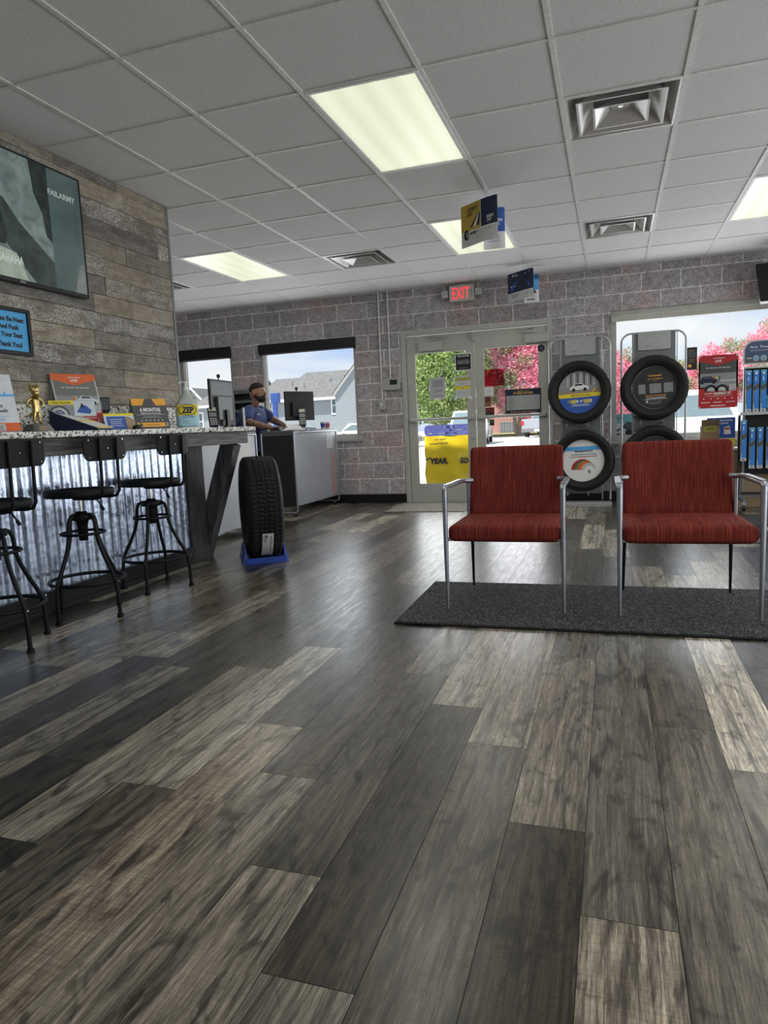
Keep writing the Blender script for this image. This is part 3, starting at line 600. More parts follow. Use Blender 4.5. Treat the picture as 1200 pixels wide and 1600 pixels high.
# mats by the door and under the shelf
b = MB(); b.box(-.52, .42, -.5, .46, .0, .008, M_carp); b.build('entry_mat', loc=(-1.98, 7.94, 0), label='thin brown speckled mat inside the glass door', cat='mat', bevel=.003)

# ------------------------------------------------------------------ tyres, racks
def tyre_mesh(Ro, Ri, W, n=96, tread='fine'):
    b = MB(); hw = W/2
    half = [(Ri, hw*.62), (Ri+.008, hw*.74), (Ri+.02, hw*.80), (Ri+(Ro-Ri)*.35, hw*.98), (Ri+(Ro-Ri)*.55, hw*1.0), (Ri+(Ro-Ri)*.57, hw*1.005), (Ri+(Ro-Ri)*.60, hw*1.0), (Ro-.035, hw*.95), (Ro-.014, hw*.86), (Ro-.004, hw*.76)]
    gd = .010; ribs = [(-.70, -.42), (-.36, -.14), (-.08, .08), (.14, .36), (.42, .70)]; tr = []
    for a, c in ribs[::-1]:
        tr += [(Ro-gd, c*hw+.0018), (Ro-.0005*abs(c)*10, c*hw), (Ro-.0005*abs(a)*10, a*hw), (Ro-gd, a*hw-.0018)]
    prof = [(r, -y) for r, y in half][::1]
    prof = [(r, y) for r, y in half] + tr + [(r, -y) for r, y in half[::-1]] + [(Ri+.004, -hw*.5), (Ri+.02, -hw*.55), (Ro-.03, -hw*.7), (Ro-.03, hw*.7), (Ri+.02, hw*.55), (Ri+.004, hw*.5)]
    T0, T1 = len(half)-2, len(half)+len(tr)+2
    def mod(i, j, r, h):
        if T0 <= j < T1 and r > Ro-.008:
            q = (i+(1 if (j-T0)//4 % 2 else 0)) % 4
            if q == 0: r -= .008 if tread == 'big' else .005
        return r, h
    b.lathe(prof, M_rubber, n*4 if tread == 'big' else n*2, 'Y', closed=True, smooth=tread != 'big', mod=mod); return b
def car_print(b, cx, z, s, m, mg=None):
    b.poly([(cx-.5*s, z+.05*s), (cx-.5*s, z+.2*s), (cx-.36*s, z+.26*s), (cx-.24*s, z+.4*s), (cx+.16*s, z+.4*s), (cx+.3*s, z+.26*s), (cx+.5*s, z+.2*s), (cx+.5*s, z+.05*s)], m, 3)
    b.poly([(cx-.27*s, z+.27*s), (cx-.2*s, z+.37*s), (cx+.13*s, z+.37*s), (cx+.22*s, z+.27*s)], mg or I['black'], 4)
    for q in (-.3, .3): b.poly([(cx+q*s+.09*s*math.cos(a), z+.06*s+.09*s*math.sin(a)) for a in [2*PI*k/16 for k in range(16)]], I['black'], 5)
def clipc(poly, r):   # pull points of a rectangle patch inside the disc
    return poly
def disc_strip(b, r, z0, z1, m, L=1, n=10):
    pts = []
    for i in range(n+1): z = z0+(z1-z0)*i/n; x = math.sqrt(max(0, r*r-z*z)); pts.append((x, z))
    b.poly([(x, z) for x, z in pts]+[(-x, z) for x, z in pts[::-1]], m, L, y=0)
def tyre_insert(kind, r):
    b = MB(); b.disc((0, .003, 0), r, I['white'] if kind == 'repair' else I['black'], 40, 'Y', .005)
    if kind == 'rebate':
        disc_strip(b, r, -.04*r/.2*1, .99*r, ink('roadgrey', (.25, .25, .25))); disc_strip(b, r, -.05, .01, I['tan'], 2); disc_strip(b, r, .05, .99*r, I['grey'], 2)
        for q in range(9): b.poly([(-.14+.035*q, .07), (-.125+.035*q, .07), (-.12+.035*q, math.sqrt(max(0, r*r-(-.12+.035*q)**2))*.92), (-.135+.035*q, math.sqrt(max(0, r*r-(-.135+.035*q)**2))*.92)], I['dgrey' if q % 2 else 'lgrey'], 3)
        b.M = Matrix.Translation((0, -.0024, 0)); car_print(b, -.01, .02, .20, I['white']); b.poly([(.13, .01), (.15, .03), (.17, .045), (.155, .02), (.135, -.005)], I['yellow'], 4); b.M = Matrix()
        disc_strip(b, r, -.99*r, -.045, I['blue'], 3); disc_strip(b, r, -.052, -.012, I['yellow'], 4)
        b.text('KEEP MOVING SALE', 0, -.038, .014, I['black'], w=.21, L=6, bold=.02, shear=.2)
        for cx in (-.075, .07): b.text('$', cx-.055, -.098, .018, I['yellow'], L=6, bold=.03); b.text('100', cx-.008, -.118, .04, I['yellow'], w=.066, L=6, bold=.05); b.rect(cx+.032, -.112, cx+.048, -.08, I['white'], 6)
        b.text('+', .0, -.112, .03, I['white'], L=6, bold=.05); b.lines(-.11, .11, -.15, -.128, 3, I['white'], .003, 6)
    elif kind == 'dark':
        b.tube(arc((0, -.001, 0), r*.95, 0, 360, 40, 'XZ')[:-1], .0015, I['lgrey'], 4, True)
        b.text('Continental', 0, .122, .018, I['amber'], w=.13, L=2, bold=.03); b.text('GET A $110 REBATE', 0, .088, .013, I['amber'], w=.15, L=2, bold=.02); b.text('all season', 0, .068, .008, I['lgrey'], L=2)
        for cx, ww in ((-.135, .035), (0, .058), (.13, .045)):
            b.rect(cx-ww, -.055, cx+ww, .045, I['grey'], 2)
            for k in range(6):
                for s in (-1, 1): b.poly([(cx+s*ww*.1, -.05+.016*k), (cx+s*ww*.9, -.045+.016*k+.01), (cx+s*ww*.9, -.041+.016*k+.01), (cx+s*ww*.1, -.046+.016*k)], I['black'], 3)
        b.text('THE SMART CHOICE IN TIRES', 0, -.087, .012, I['amber'], w=.21, L=2, bold=.03); b.lines(-.12, .12, -.125, -.097, 3, I['white'], .003, 2); b.rect(-.1, -.155, -.078, -.132, I['lgrey'], 2); b.rect(-.07, -.152, .06, -.136, I['dgrey'], 2); b.lines(-.07, .05, -.17, -.16, 1, I['lgrey'], .003, 2)
    else:
        disc_strip(b, r, .115, .16, I['sky'], 1); b.text('TIRE REPAIR POLICY', 0, .098, .017, I['navy'], w=.20, L=4, bold=.04)
        b.text('CAN BE REPAIRED IF IN THE GREEN', 0, .066, .013, ink('tealtext', (.0, .25, .2)), w=.27, L=3, bold=.03); b.text('CAN NOT BE REPAIRED IF IN THE RED', 0, .040, .013, I['red'], w=.29, L=3, bold=.03)
        P = lambda a, rx, rz, cx=0, cz=0: (cx+rx*math.cos(R(a)), cz+rz*math.sin(R(a)))
        def band(rx0, rz0, c0, rx1, rz1, c1, m, L, a0=15, a1=178):
            A = [P(a0+(a1-a0)*k/16, rx0, rz0, *c0) for k in range(17)]; B = [P(a0+(a1-a0)*k/16, rx1, rz1, *c1) for k in range(17)]
            for k in range(16):
                q = [A[k], A[k+1], B[k+1], B[k]]; q = [(x, max(z, -math.sqrt(max(0, r*r*.96-x*x)))) for x, z in q]; b.poly(q, m, L)
        band(.12, .12, (-.02, -.10), .105, .105, (.0, -.10), I['red'], 2); band(.105, .105, (.0, -.10), .095, .095, (.02, -.10), I['green'], 3); band(.095, .095, (.02, -.1), .08, .08, (.05, -.105), I['orange'], 3)
        band(.08, .08, (.05, -.105), .055, .055, (.055, -.11), I['lgrey'], 4); b.text('9', .055, -.15, .05, I['black'], L=5)
        for k in range(10): a = 30+14*k; x, z = P(a, .108, .108, 0, -.1); b.rect(x-.003, max(z-.006, -.15), x+.003, z+.006, I['black'], 5)
    return b
def tire_rack(x, y, label, rz=0.):
    t = thing('tire_display_rack', label, 'display rack', (x, y, 0), rz, 'grey tyre display racks'); H = 1.86; w = .325; fr = .012
    b = MB(); P = [(-w, 0, .05), (-w, 0, H-.1)]+arc((-w+.1, 0, H-.1), .1, 180, 90, 6, 'XZ')+arc((w-.1, 0, H-.1), .1, 90, 0, 6, 'XZ')+[(w, 0, .05)]; b.tube(P, fr, M_rackp, 10)
    b.tube([(-.2, .004, .05), (-.2, .004, H-.012)], .006, M_rackp, 6); b.tube([(.24, .004, .05), (.24, .004, H-.012)], .006, M_rackp, 6); b.build('tube_frame', t)
    b = MB(); b.box(-.215, .225, .004, .016, .12, H-.01, M_gpaint); b.build('back_panel', t, bevel=.003)
    b = MB(); b.rbox(-.155, .175, -.016, -.010, H-.185, H+.0, .012, M_rackp); b.disc((-.055, -.018, H-.145), .006, I['black'], 8); b.build('header_plate', t)
    b = MB(); b.box(-.35, .34, -.28, .2, .0, .014, M_rackp); b.box(-.35, .34, -.28, -.25, .014, .05, M_rackp); b.build('base', t, bevel=.004)
    for z in (.125, .885):
        for sx in (-.13, .09): b = MB(); b.tube([(sx, .0, z), (sx, -.23, z), (sx, -.245, z+.035)], .006, M_rackp, 6); b.build('tyre_prong', t)
    return t
RY = 8.13
tire_rack(-.345, RY, 'left grey tyre rack beside the door, holding the sale and repair policy tyres'); tire_rack(.425, RY, 'grey tyre rack standing against the window between the chairs')
tm = tyre_mesh(.345, .232, .21, 60); tm0 = None
spots = [(-.342, 1.257, -7, 'tyre high on the left rack around a blue and yellow sale disc', 'rebate', 'round sale sign with a white car and two $100 offers in blue'),
         (-.312, .502, 4, 'tyre low on the left rack around a white repair policy disc', 'repair', 'round white repair policy sign with a red and green tyre picture'),
         (.428, 1.262, -4, 'tyre high on the right rack around a black rebate disc', 'dark', 'round black rebate sign showing three tyre treads'),
         (.44, .52, 0, 'tyre low on the right rack, mostly behind a red chair', 'dark', 'round black sign in the low tyre behind the red chair')]
for k, (x, z, tz, lb, kd, lb2) in enumerate(spots):
    if k == 0: o = tm0 = thing('rack_mounted_tyre', '', 'tyre', group='tyres on the display racks'); tm.build('casing', o)
    else: o = copy_tree(tm0)
    o.location = (x, RY-.115, z); o.rotation_euler = (R(-3), R(tz*4), R(3 if x > 0 else -2)); tag(o, lb, 'tyre')
    tyre_insert(kd, .238).build('tyre_sign', loc=(x+.012, RY-.155, z), rot=(R(-3), R(-2.0), R(3 if x > 0 else -2)), label=lb2, cat='sign', group='round signs inside the rack tyres')

# truck tyre in a blue stand
TY = thing('truck_tyre', 'tall black truck tyre standing on the floor with a white label on its tread', 'tyre', (-2.56, 4.66, .022), R(-55))
tb = tyre_mesh(.386, .22, .265, 72, 'big'); o = tb.build('tread_and_sidewall', TY, loc=(0, 0, .386))
def tyre_label():
    b = MB(); n = 10; r = .3885
    def pt(u, y): a = R(-66+u*41); return (r*math.cos(a), y, r*math.sin(a))
    for i in range(n):
        a, c = i/n, (i+1)/n; b.add([pt(a, -.036), pt(a, .046), pt(c, .046), pt(c, -.036)], [(0, 1, 2, 3)], M_paper)
    def pt2(u, y): p = Vector(pt(u, y)); return tuple(p*1.002)
    def patch(u0, u1, y0, y1, m): b.add([pt2(u0, y0), pt2(u0, y1), pt2((u0+u1)/2, y1), pt2((u0+u1)/2, y0), pt2(u1, y0), pt2(u1, y1)], [(0, 1, 2, 3), (3, 2, 5, 4)], m)
    rr = random.Random(2)
    for k in range(12): patch(.72+.02*k, .728+.02*k, -.035+.01*rr.random(), -.005, I['dgrey'])
    for k in range(16): patch(.2+.045*k, .2+.045*k+.02, .02, .028+.008*rr.random(), I['navy'])
    for k in range(14): patch(.16+.036*k, .165+.036*k, -.038, .008-.01*rr.random(), I['lgrey'])
    patch(.03, .12, -.03, .03, I['grey']); patch(.86, .95, -.012, .0, I['maroon']); return b
o = tyre_label().build('paper_label', TY, loc=(0, 0, .386), rot=(0, 0, 0), label='white paper label')
def tyre_stand():
    t = thing('tyre_stand', 'blue plastic cradle holding the tall truck tyre', 'tyre stand', (-2.56, 4.66, 0), R(34)); M = pm('blue_plastic', (.025, .075, .42), .4); b = MB()
    b.prism([(-.17, 0), (.17, 0), (.155, .02), (-.155, .02)], M, -.2, .2)
    for s in (-1, 1):
        b.add([(s*.17, -.21, 0), (s*.17, .21, 0), (s*.145, .15, .13), (s*.145, -.15, .13), (s*.135, -.21, .0), (s*.135, .21, 0), (s*.138, .15, .13), (s*.138, -.15, .13)], [(0, 1, 2, 3), (4, 7, 6, 5), (0, 3, 7, 4), (1, 5, 6, 2), (3, 2, 6, 7)], M)
    for s in (-1, 1): b.box(-.15, .15, s*.2-.012, s*.2+.012, 0, .045, M)
    b.build('cradle', t, bevel=.003)
    b = MB(); b.M = Matrix.Translation((-.172, 0, .03)) @ Matrix.Rotation(R(-90), 4, 'Z') @ Matrix.Rotation(R(-11), 4, 'X'); b.text('TIRES', 0, .02, .04, I['white'], w=.2, bold=.02, L=1); b.build('lettering', t)
tyre_stand()

# ------------------------------------------------------------------ red guest chairs and runner
b = MB(); b.box(0, 3.2, 0, .88, 0, .014, M_loop); b.box(0, 3.2, -.006, .004, 0, .010, M_blkpl); b.box(-.006, .004, 0, .88, 0, .010, M_blkpl)
b.build('runner_mat', loc=(-1.02, 3.135, 0), rz=R(.9), label='long black looped runner mat under the red chairs', cat='mat', bevel=.003)
def cushion(b, x0, x1, y0, y1, z0, z1, m, e=.028, n=10, crown=.012):
    # soft-edged pad from a superellipsoid grid
    cx, cy, cz = (x0+x1)/2, (y0+y1)/2, (z0+z1)/2; a, bb, c = (x1-x0)/2, (y1-y0)/2, (z1-z0)/2
    import itertools
    vs = []; fs = []; N = 14
    def f(u): return math.copysign(abs(u)**.5, u)
    faces = []
    for ax in range(3):
        for sg in (-1, 1):
            base = len(vs)
            for i in range(N+1):
                for j in range(N+1):
                    p = [0, 0, 0]; u = math.sin((i/N-.5)*PI); v = math.sin((j/N-.5)*PI); p[ax] = sg; p[(ax+1) % 3] = u; p[(ax+2) % 3] = v
                    q = [p[0]*a, p[1]*bb, p[2]*c]; inner = [max(-a+e, min(a-e, q[0])), max(-bb+e, min(bb-e, q[1])), max(-c+e, min(c-e, q[2]))]
                    d = Vector([q[k]-inner[k] for k in range(3)]); d = d.normalized()*e if d.length > 1e-9 else d
                    w = Vector(inner)+d; w.z += math.copysign(crown, w.z)*(1-(w.x/a)**2)*(1-(w.y/bb)**2) if abs(w.z) > c*.3 else 0
                    vs.append((cx+w.x, cy+w.y, cz+w.z))
            for i in range(N):
                for j in range(N):
                    q = (base+i*(N+1)+j, base+(i+1)*(N+1)+j, base+(i+1)*(N+1)+j+1, base+i*(N+1)+j+1); fs.append(q if sg > 0 else q[::-1])
    b.add(vs, fs, m, True)
def guest_chair():
    t = thing('guest_chair', '', 'chair', group='red guest chairs with silver arms'); W = .293
    b = MB(); cushion(b, -.282, .282, -.01, .50, .352, .436, M_fab, .03, crown=.010); b.build('seat', t)
    b = MB(); b.M = Matrix.Translation((0, .485, .41)) @ Matrix.Rotation(R(-9), 4, 'X')
    b.warp = lambda p: Vector((p.x, p.y+.035*(p.x/.26)**2*-1+.02, p.z)); cushion(b, -.262, .262, -.0, .052, .0, .412, M_fab, .025, crown=.0); b.build('backrest', t)
    for s in (-1, 1):
        b = MB(); b.tube([(s*W, 0, .0), (s*W, 0, .25), (s*W, 0, .622)], [.0075, .0115, .0135], M_silver, 12); b.build('leg', t)
        b = MB(); b.tube([(s*(W-.035), .53, .0), (s*(W-.04), .50, .22), (s*(W-.045), .475, .40)], [.0065, .009, .011], M_black, 10); b.build('leg', t)
        b = MB(); b.tube([(s*W, -.004, .616), (s*W, .0, .628), (s*(W-.004), .42, .628), (s*(W-.010), .45, .628), (s*(W-.055), .475, .628)], .0135, M_silver, 12)
        b.box(s*(W)-.012, s*(W)+.012, 0.01, .38, .638, .644, M_silver); b.build('arm', t)
        b = MB(); b.box(s*.268-.008, s*.268+.008, .475, .50, .38, .63, M_silver); b.build('back_upright', t, bevel=.003)
    b = MB(); b.tube([(-W, .01, .362), (W, .01, .362)], .0075, M_silver, 8); b.tube([(-W+.05, .47, .362), (W-.05, .47, .362)], .0075, M_silver, 8)
    for s in (-1, 1): b.tube([(s*W, .01, .362), (s*(W-.05), .47, .362)], .0075, M_silver, 8)
    b.build('seat_frame', t); return t
gc = guest_chair(); gc.location = (-.521, 3.41, .014); gc['label'] = 'red striped guest chair standing on the left end of the runner mat'
g2 = copy_tree(gc); g2.location = (.337, 3.41, .014); g2.rotation_euler.z = R(1.5); g2['label'] = 'red striped guest chair in front of the window rack and wiper display'
for ch in g2.children: ch.scale = (1.04, 1, 1)

# ------------------------------------------------------------------ bar with corrugated front
def build_bar():
    t = thing('bar_counter', 'high granite bar on a corrugated steel front, running along the board wall', 'counter', (-3.05, 2.0, 0))
    X = lambda x: x+3.05; Y = lambda y: y-2.0
    b = MB(); b.box(X(-3.105), X(-2.63), Y(-1.2), Y(4.80), .985, 1.018, M_gran); b.build('granite_top', t, bevel=.006)
    b = MB(); b.box(X(-3.108), X(-3.088), Y(-1.2), Y(4.52), 1.018, 1.18, M_gran); b.build('backsplash', t, bevel=.003)
    b = MB(); b.box(X(-2.72), X(-2.69), Y(-1.2), Y(4.77), .893, .984, M_awood); b.box(X(-3.06), X(-2.72), Y(4.74), Y(4.77), .893, .984, M_awood); b.box(X(-3.06), X(-2.72), Y(-1.2), Y(4.77), .955, .984, M_dwood); b.build('apron', t, bevel=.003)
    b = MB(); n = int((4.44+1.2)/.0762*8); vs = []
    for i in range(n+1):
        y = -1.2+(4.44+1.2)*i/n; x = -3.062+.0115*math.cos(2*PI*y/.0762*1.0); vs += [(X(x), Y(y), .10), (X(x), Y(y), .95)]
    fs = []
    for i in range(n): a = 2*i; fs += [(a, a+2, a+3, a+1)]
    b.add(vs, fs, M_galv, True); b.add([(v[0]-.0015, v[1], v[2]) for v in vs], [f[::-1] for f in fs], M_galv, True); b.build('corrugated_front', t)
    b = MB(); b.box(X(-3.108), X(-3.075), Y(-1.2), Y(4.46), 0, .985, M_dark); b.build('core_wall', t)
    b = MB(); b.box(X(-3.085), X(-3.03), Y(-1.2), Y(4.46), 0, .125, M_blkpl); b.box(X(-3.03), X(-3.015), Y(-1.2), Y(4.46), 0, .03, M_blkpl); b.build('kick_board', t, bevel=.004)
    b = MB(); b.box(X(-3.105), X(-3.035), Y(4.44), Y(4.66), 0, .984, M_dwood); b.build('end_post', t, bevel=.004)
    b = MB(); b.beam((X(-3.13), Y(4.70), .0), (X(-2.80), Y(4.70), .90), .125, .10, M_bwood); b.build('brace', t, bevel=.004)
build_bar()
def bar_stool():
    t = thing('bar_stool', '', 'bar stool', group='black industrial stools at the bar')
    b = MB(); b.lathe([(.0001, .690), (.12, .690), (.165, .703), (.176, .703), (.182, .698), (.182, .672), (.176, .665), (.0001, .662)], M_black, 36); b.build('seat', t)
    legs = []
    for k in range(4):
        a = R(90*k); c, s = math.cos(a), math.sin(a); prof = [(.03, .555), (.06, .557), (.082, .545), (.093, .52), (.097, .48), (.100, .44), (.118, .38), (.150, .31), (.185, .245), (.206, .20), (.212, .15), (.216, .02)]
        b = MB(); b.tube([(r*c, r*s, z) for r, z in prof], .0105, M_black, 10); b.cyl((.216*c, .216*s, 0), (.216*c, .216*s, .018), .017, M_black, 12)
        for r, z in ((.099, .462), (.213, .2)): b.M = Matrix(); b.lathe([(.0001, .006), (.004, .005), (.005, 0)], M_chrome, 8, 'X', c=(0, 0, 0)) if False else b.disc(((r+.014)*c, (r+.014)*s, z), .0045, M_chrome, 8, 'X' if abs(c) > .5 else 'Y', .006)
        L = b.build('leg', t); legs.append(L)
    b = MB(); b.tube(arc((0, 0, .462), .113, 0, 360, 32)[:-1], .008, M_black, 8, True); b.build('brace_ring', t)
    b = MB(); b.tube(arc((0, 0, .20), .195, 0, 360, 40)[:-1], .010, M_black, 8, True); b.build('foot_ring', t)
    b = MB(); b.lathe([(.0001, .58), (.028, .58), (.032, .57), (.06, .565), (.062, .535), (.035, .53), (.028, .50), (.024, .42), (.0001, .42)], M_black, 24); b.build('hub', t)
    b = MB(); b.cyl((0, 0, .58), (0, 0, .665), .013, M_chrome, 14); b.lathe([(.0001, .66), (.04, .66), (.035, .645), (.0001, .64)], M_black, 16); b.build('height_screw', t)
    b = MB(); b.tube([(.02, .03, .655), (.05, .075, .635), (.06, .09, .60)], .005, M_black, 6); b.tube([(.06, .09, .60), (.066, .1, .575)], .009, M_black, 8); b.build('lever', t)
    b = MB()
    for s in (-1, 1): b.tube([(.02, s*.065, .655), (.15, s*.065, .655), (.195, s*.065, .662), (.213, s*.065, .69), (.216, s*.065, .80), (.222, s*.065, .975)], .0085, M_black, 8)
    b.build('back_frame', t)
    b = MB(); b.warp = lambda p: Vector((p.x-.35*p.y*p.y, p.y, p.z)); K = 10
    b.M = Matrix.Rotation(PI/2, 4, 'Z')
    bb = MB()
    poly = []
    w, z0, z1, r = .16, .855, .985, .04
    for cy, cz, a0 in ((w-r, z1-r, 0), (-w+r, z1-r, 90), (-w+r, z0+r, 180), (w-r, z0+r, 270)):
        for i in range(7): a = R(a0+15*i); poly.append((cy+r*math.cos(a), cz+r*math.sin(a)))
    # curved plate in vertical strips
    ys = sorted({round(p[0], 4) for p in poly} | {round(-w+2*w*i/12, 4) for i in range(13)})
    def ext(y):
        q = max(0, abs(y)-(w-r)); d = r-math.sqrt(max(0, r*r-q*q)); return z0+d, z1-d
    for i in range(len(ys)-1):
        ya, yb = ys[i], ys[i+1]; (a0, a1), (c0, c1) = ext(ya), ext(yb); xa, xb = .213-.5*ya*ya, .213-.5*yb*yb
        bb.add([(xa, ya, a0), (xb, yb, c0), (xb, yb, c1), (xa, ya, a1), (xa-.006, ya, a0), (xb-.006, yb, c0), (xb-.006, yb, c1), (xa-.006, ya, a1)], [(0, 1, 2, 3), (7, 6, 5, 4), (0, 4, 5, 1), (3, 2, 6, 7)], M_black)
    for y in (-.13, 0, .13):
        for z in (.875, .965) if y else (.92,): bb.disc((.214-.5*y*y, y, z), .004, M_chrome, 8, 'X', .006)
    bb.build('backrest', t); return t, legs
st, _ = bar_stool()
for k, (x, y, a, lb) in enumerate(((-2.80, 3.675, 20, 'black metal bar stool farthest along the bar, by the slanted brace'), (-2.77, 3.03, -5, 'black metal bar stool in the middle of the three'), (-2.768, 2.45, -14, 'black metal bar stool cut off by the left edge of the picture'))):
    s = st if k == 0 else copy_tree(st)
    s.location = (x, y, 0); s['label'] = lb
    for ch in s.children:
        if ch.name.startswith('leg'): ch.rotation_euler.z = R(a)

# ------------------------------------------------------------------ things on the bar
BZ = 1.0185
def place(cx, cy, rz): return (cx, cy, BZ), rz
def easel(name, label, cat, loc, rz, w, h, bg, fn, lean=14, depth=.09, foot=None):
    t = thing(name, label, cat, loc, rz)
    b = MB(); b.M = Matrix.Rotation(R(-lean), 4, 'X'); b.box(-w/2, w/2, 0, .0025, 0, h, bg); fn(b, w, h); b.build('front_panel', t)
    b = MB(); dy = h*math.sin(R(lean)); zt = h*math.cos(R(lean)); b.add([(-w/2, dy+.003, zt), (w/2, dy+.003, zt), (w/2, dy+depth, 0), (-w/2, dy+depth, 0), (-w/2, dy+.006, zt), (w/2, dy+.006, zt), (w/2, dy+depth+.003, 0), (-w/2, dy+depth+.003, 0)], [(0, 1, 2, 3), (7, 6, 5, 4), (0, 3, 7, 4), (1, 5, 6, 2), (2, 6, 7, 3)], foot or M_lgrey); b.build('rear_panel', t); return t
def pr_credit(b, w, h):
    b.rect(-w/2, h*.62, w/2, h*.66, I['sky'], 1); b.rect(w*.3, h*.66, w*.34, h*.7, I['sky'], 1)
    for k, s in enumerate(('Shop', 'without', 'using credit')): b.text(s, .02, h*(.52-.085*k), .017, I['navy'], bold=.02)
    b.lines(-.04, .08, h*.26, h*.30, 1, I['sky'], .002); b.text('GOING', .02, h*.2, .016, I['sky']); b.rect(-w/2, h*.02, w/2, h*.17, I['orange'], 1); b.rect(-.03, h*.035, .05, h*.155, I['lgrey'], 2); b.lines(-.025, .045, h*.045, h*.13, 4, I['dgrey'], .002, 3); b.rect(-w/2, 0, w/2, h*.02, I['sky'], 2)
easel('payment_plan_stand', 'pale blue and orange payment plan stand at the left edge of the bar', 'counter display', (-2.84, 2.60, BZ), R(68), .24, .30, ink('paleblue', (.66, .70, .74)), pr_credit, 15)
def statuette():
    M = pm('gold_plating', (.60, .46, .18), .3, 1., vary=.1); t = thing('gold_statuette', 'gold cat-eared figurine standing on a black plaque base', 'statuette', (-2.86, 2.88, BZ), R(72))
    b = MB(); b.add([(-.06, -.06, 0), (.06, -.06, 0), (.06, .06, 0), (-.06, .06, 0), (-.042, -.042, .042), (.042, -.042, .042), (.042, .042, .042), (-.042, .042, .042)], [(3, 2, 1, 0), (4, 5, 6, 7), (0, 1, 5, 4), (1, 2, 6, 5), (2, 3, 7, 6), (3, 0, 4, 7)], pm('plaque_black', (.01, .01, .01), .2))
    b.M = Matrix.Translation((0, -.051, .02)) @ Matrix.Rotation(R(-23), 4, 'X')
    b.lines(-.022, .022, -.012, .014, 3, I['gold'], .0022, 1); b.build('plaque_base', t)
    pts = {'hip': (0, 0, .118, .020), 'waist': (0, 0, .14, .018), 'chest': (0, 0, .165, .020), 'neck': (0, 0, .183, .010), 'head': (0, -.002, .202, .026), 'head2': (0, -.004, .220, .030), 'muz': (0, -.036, .206, .013),
           'el': (.018, 0, .240, .009), 'el2': (.023, 0, .256, .003), 'er': (-.018, 0, .240, .009), 'er2': (-.023, 0, .256, .003),
           'shl': (.024, 0, .176, .009), 'ebl': (.046, .004, .150, .007), 'hl': (.026, -.006, .128, .007), 'shr': (-.024, 0, .176, .009), 'ebr': (-.046, .004, .150, .007), 'hr': (-.026, -.006, .128, .007),
           'kl': (.013, -.002, .085, .011), 'al': (.014, 0, .055, .009), 'fl': (.016, -.022, .049, .008), 'kr': (-.013, -.002, .085, .011), 'ar': (-.014, 0, .055, .009), 'fr': (-.016, -.022, .049, .008),
           't1': (0, .02, .105, .007), 't2': (-.018, .036, .09, .006), 't3': (-.034, .04, .085, .005)}
    E = [('hip', 'waist'), ('waist', 'chest'), ('chest', 'neck'), ('neck', 'head'), ('head', 'head2'), ('head', 'muz'), ('head2', 'el'), ('el', 'el2'), ('head2', 'er'), ('er', 'er2'), ('chest', 'shl'), ('shl', 'ebl'), ('ebl', 'hl'), ('chest', 'shr'), ('shr', 'ebr'), ('ebr', 'hr'), ('hip', 'kl'), ('kl', 'al'), ('al', 'fl'), ('hip', 'kr'), ('kr', 'ar'), ('ar', 'fr'), ('hip', 't1'), ('t1', 't2'), ('t2', 't3')]
    skin('figure', pts, E, M, t, 'hip', 1)
def skin(name, pts, E, m, parent, root, sub=2, loc=(0, 0, 0), ry=None):
    ks = list(pts); me = bpy.data.meshes.new(name); me.from_pydata([pts[k][:3] for k in ks], [(ks.index(a), ks.index(b)) for a, b in E], []); me.materials.append(m)
    o = bpy.data.objects.new(name, me); COL.objects.link(o); o.parent = parent; o.location = loc
    md = o.modifiers.new('skin', 'SKIN'); md.use_smooth_shade = True; md.branch_smoothing = .3
    for i, k in enumerate(ks):
        q = pts[k]; me.skin_vertices[0].data[i].radius = (q[3], q[4] if len(q) > 4 else q[3]); me.skin_vertices[0].data[i].use_root = (k == root)
    s = o.modifiers.new('sub', 'SUBSURF'); s.levels = sub; s.render_levels = sub; return o
statuette()
def wedge():
    t = thing('brochure_wedge', 'dark blue sloped brochure holder with yellow and tyre pictures', 'counter display', (-2.915, 3.02, BZ), R(15)); M = I['navy']; b = MB()
    b.prism([(0, 0), (.27, 0), (.27, .006), (.03, .10), (0, .115)], M, 0, .19); b.build('holder', t, bevel=.002)
    b = MB(); b.M = Matrix.Translation((.03, 0, .104)) @ Matrix.Rotation(R(21), 4, 'Y')
    b.box(0, .255, .004, .186, -.002, .002, M_paper); b.box(0, .03, .004, .186, .0022, .0026, I['blue']); b.box(.13, .15, .004, .186, .0022, .0026, I['yellow']); b.box(.235, .255, .0, .186, .0022, .0026, I['yellow'])
    for k in range(4): b.box(.17+.015*k, .173+.015*k, .02, .17, .0022, .0026, I['lgrey'])
    b.build('sloped_leaflet', t)
    b = MB(); b.M = Matrix.Translation((.0, .03, .085)) @ Matrix.Rotation(R(38), 4, 'Z') @ Matrix.Rotation(R(-8), 4, 'X'); b.box(-.01, .23, .0, .003, 0, .088, I['grey'])
    b.rect(-.01, .064, .118, .088, I['yellow'], 2); b.text('TIRE FINDER', .054, .07, .010, I['navy'], w=.10, L=3, bold=.02)
    for k, rr_ in enumerate((.055, .045, .03, .022)): b.poly([(.04+rr_*math.cos(R(a)), .004+rr_*1.0*math.sin(R(a))) for a in range(0, 181, 12)], I['dgrey' if k % 2 == 0 else 'lgrey'], 2+k)
    b.rect(.118, .0, .23, .086, I['pale'], 2); b.poly([(.13, .02), (.15, .05), (.18, .06), (.21, .03), (.2, .01)], I['blue'], 3); b.poly([(.15, .045), (.16, .075), (.175, .05)], I['navy'], 4); b.build('header_leaflet', t)
wedge()
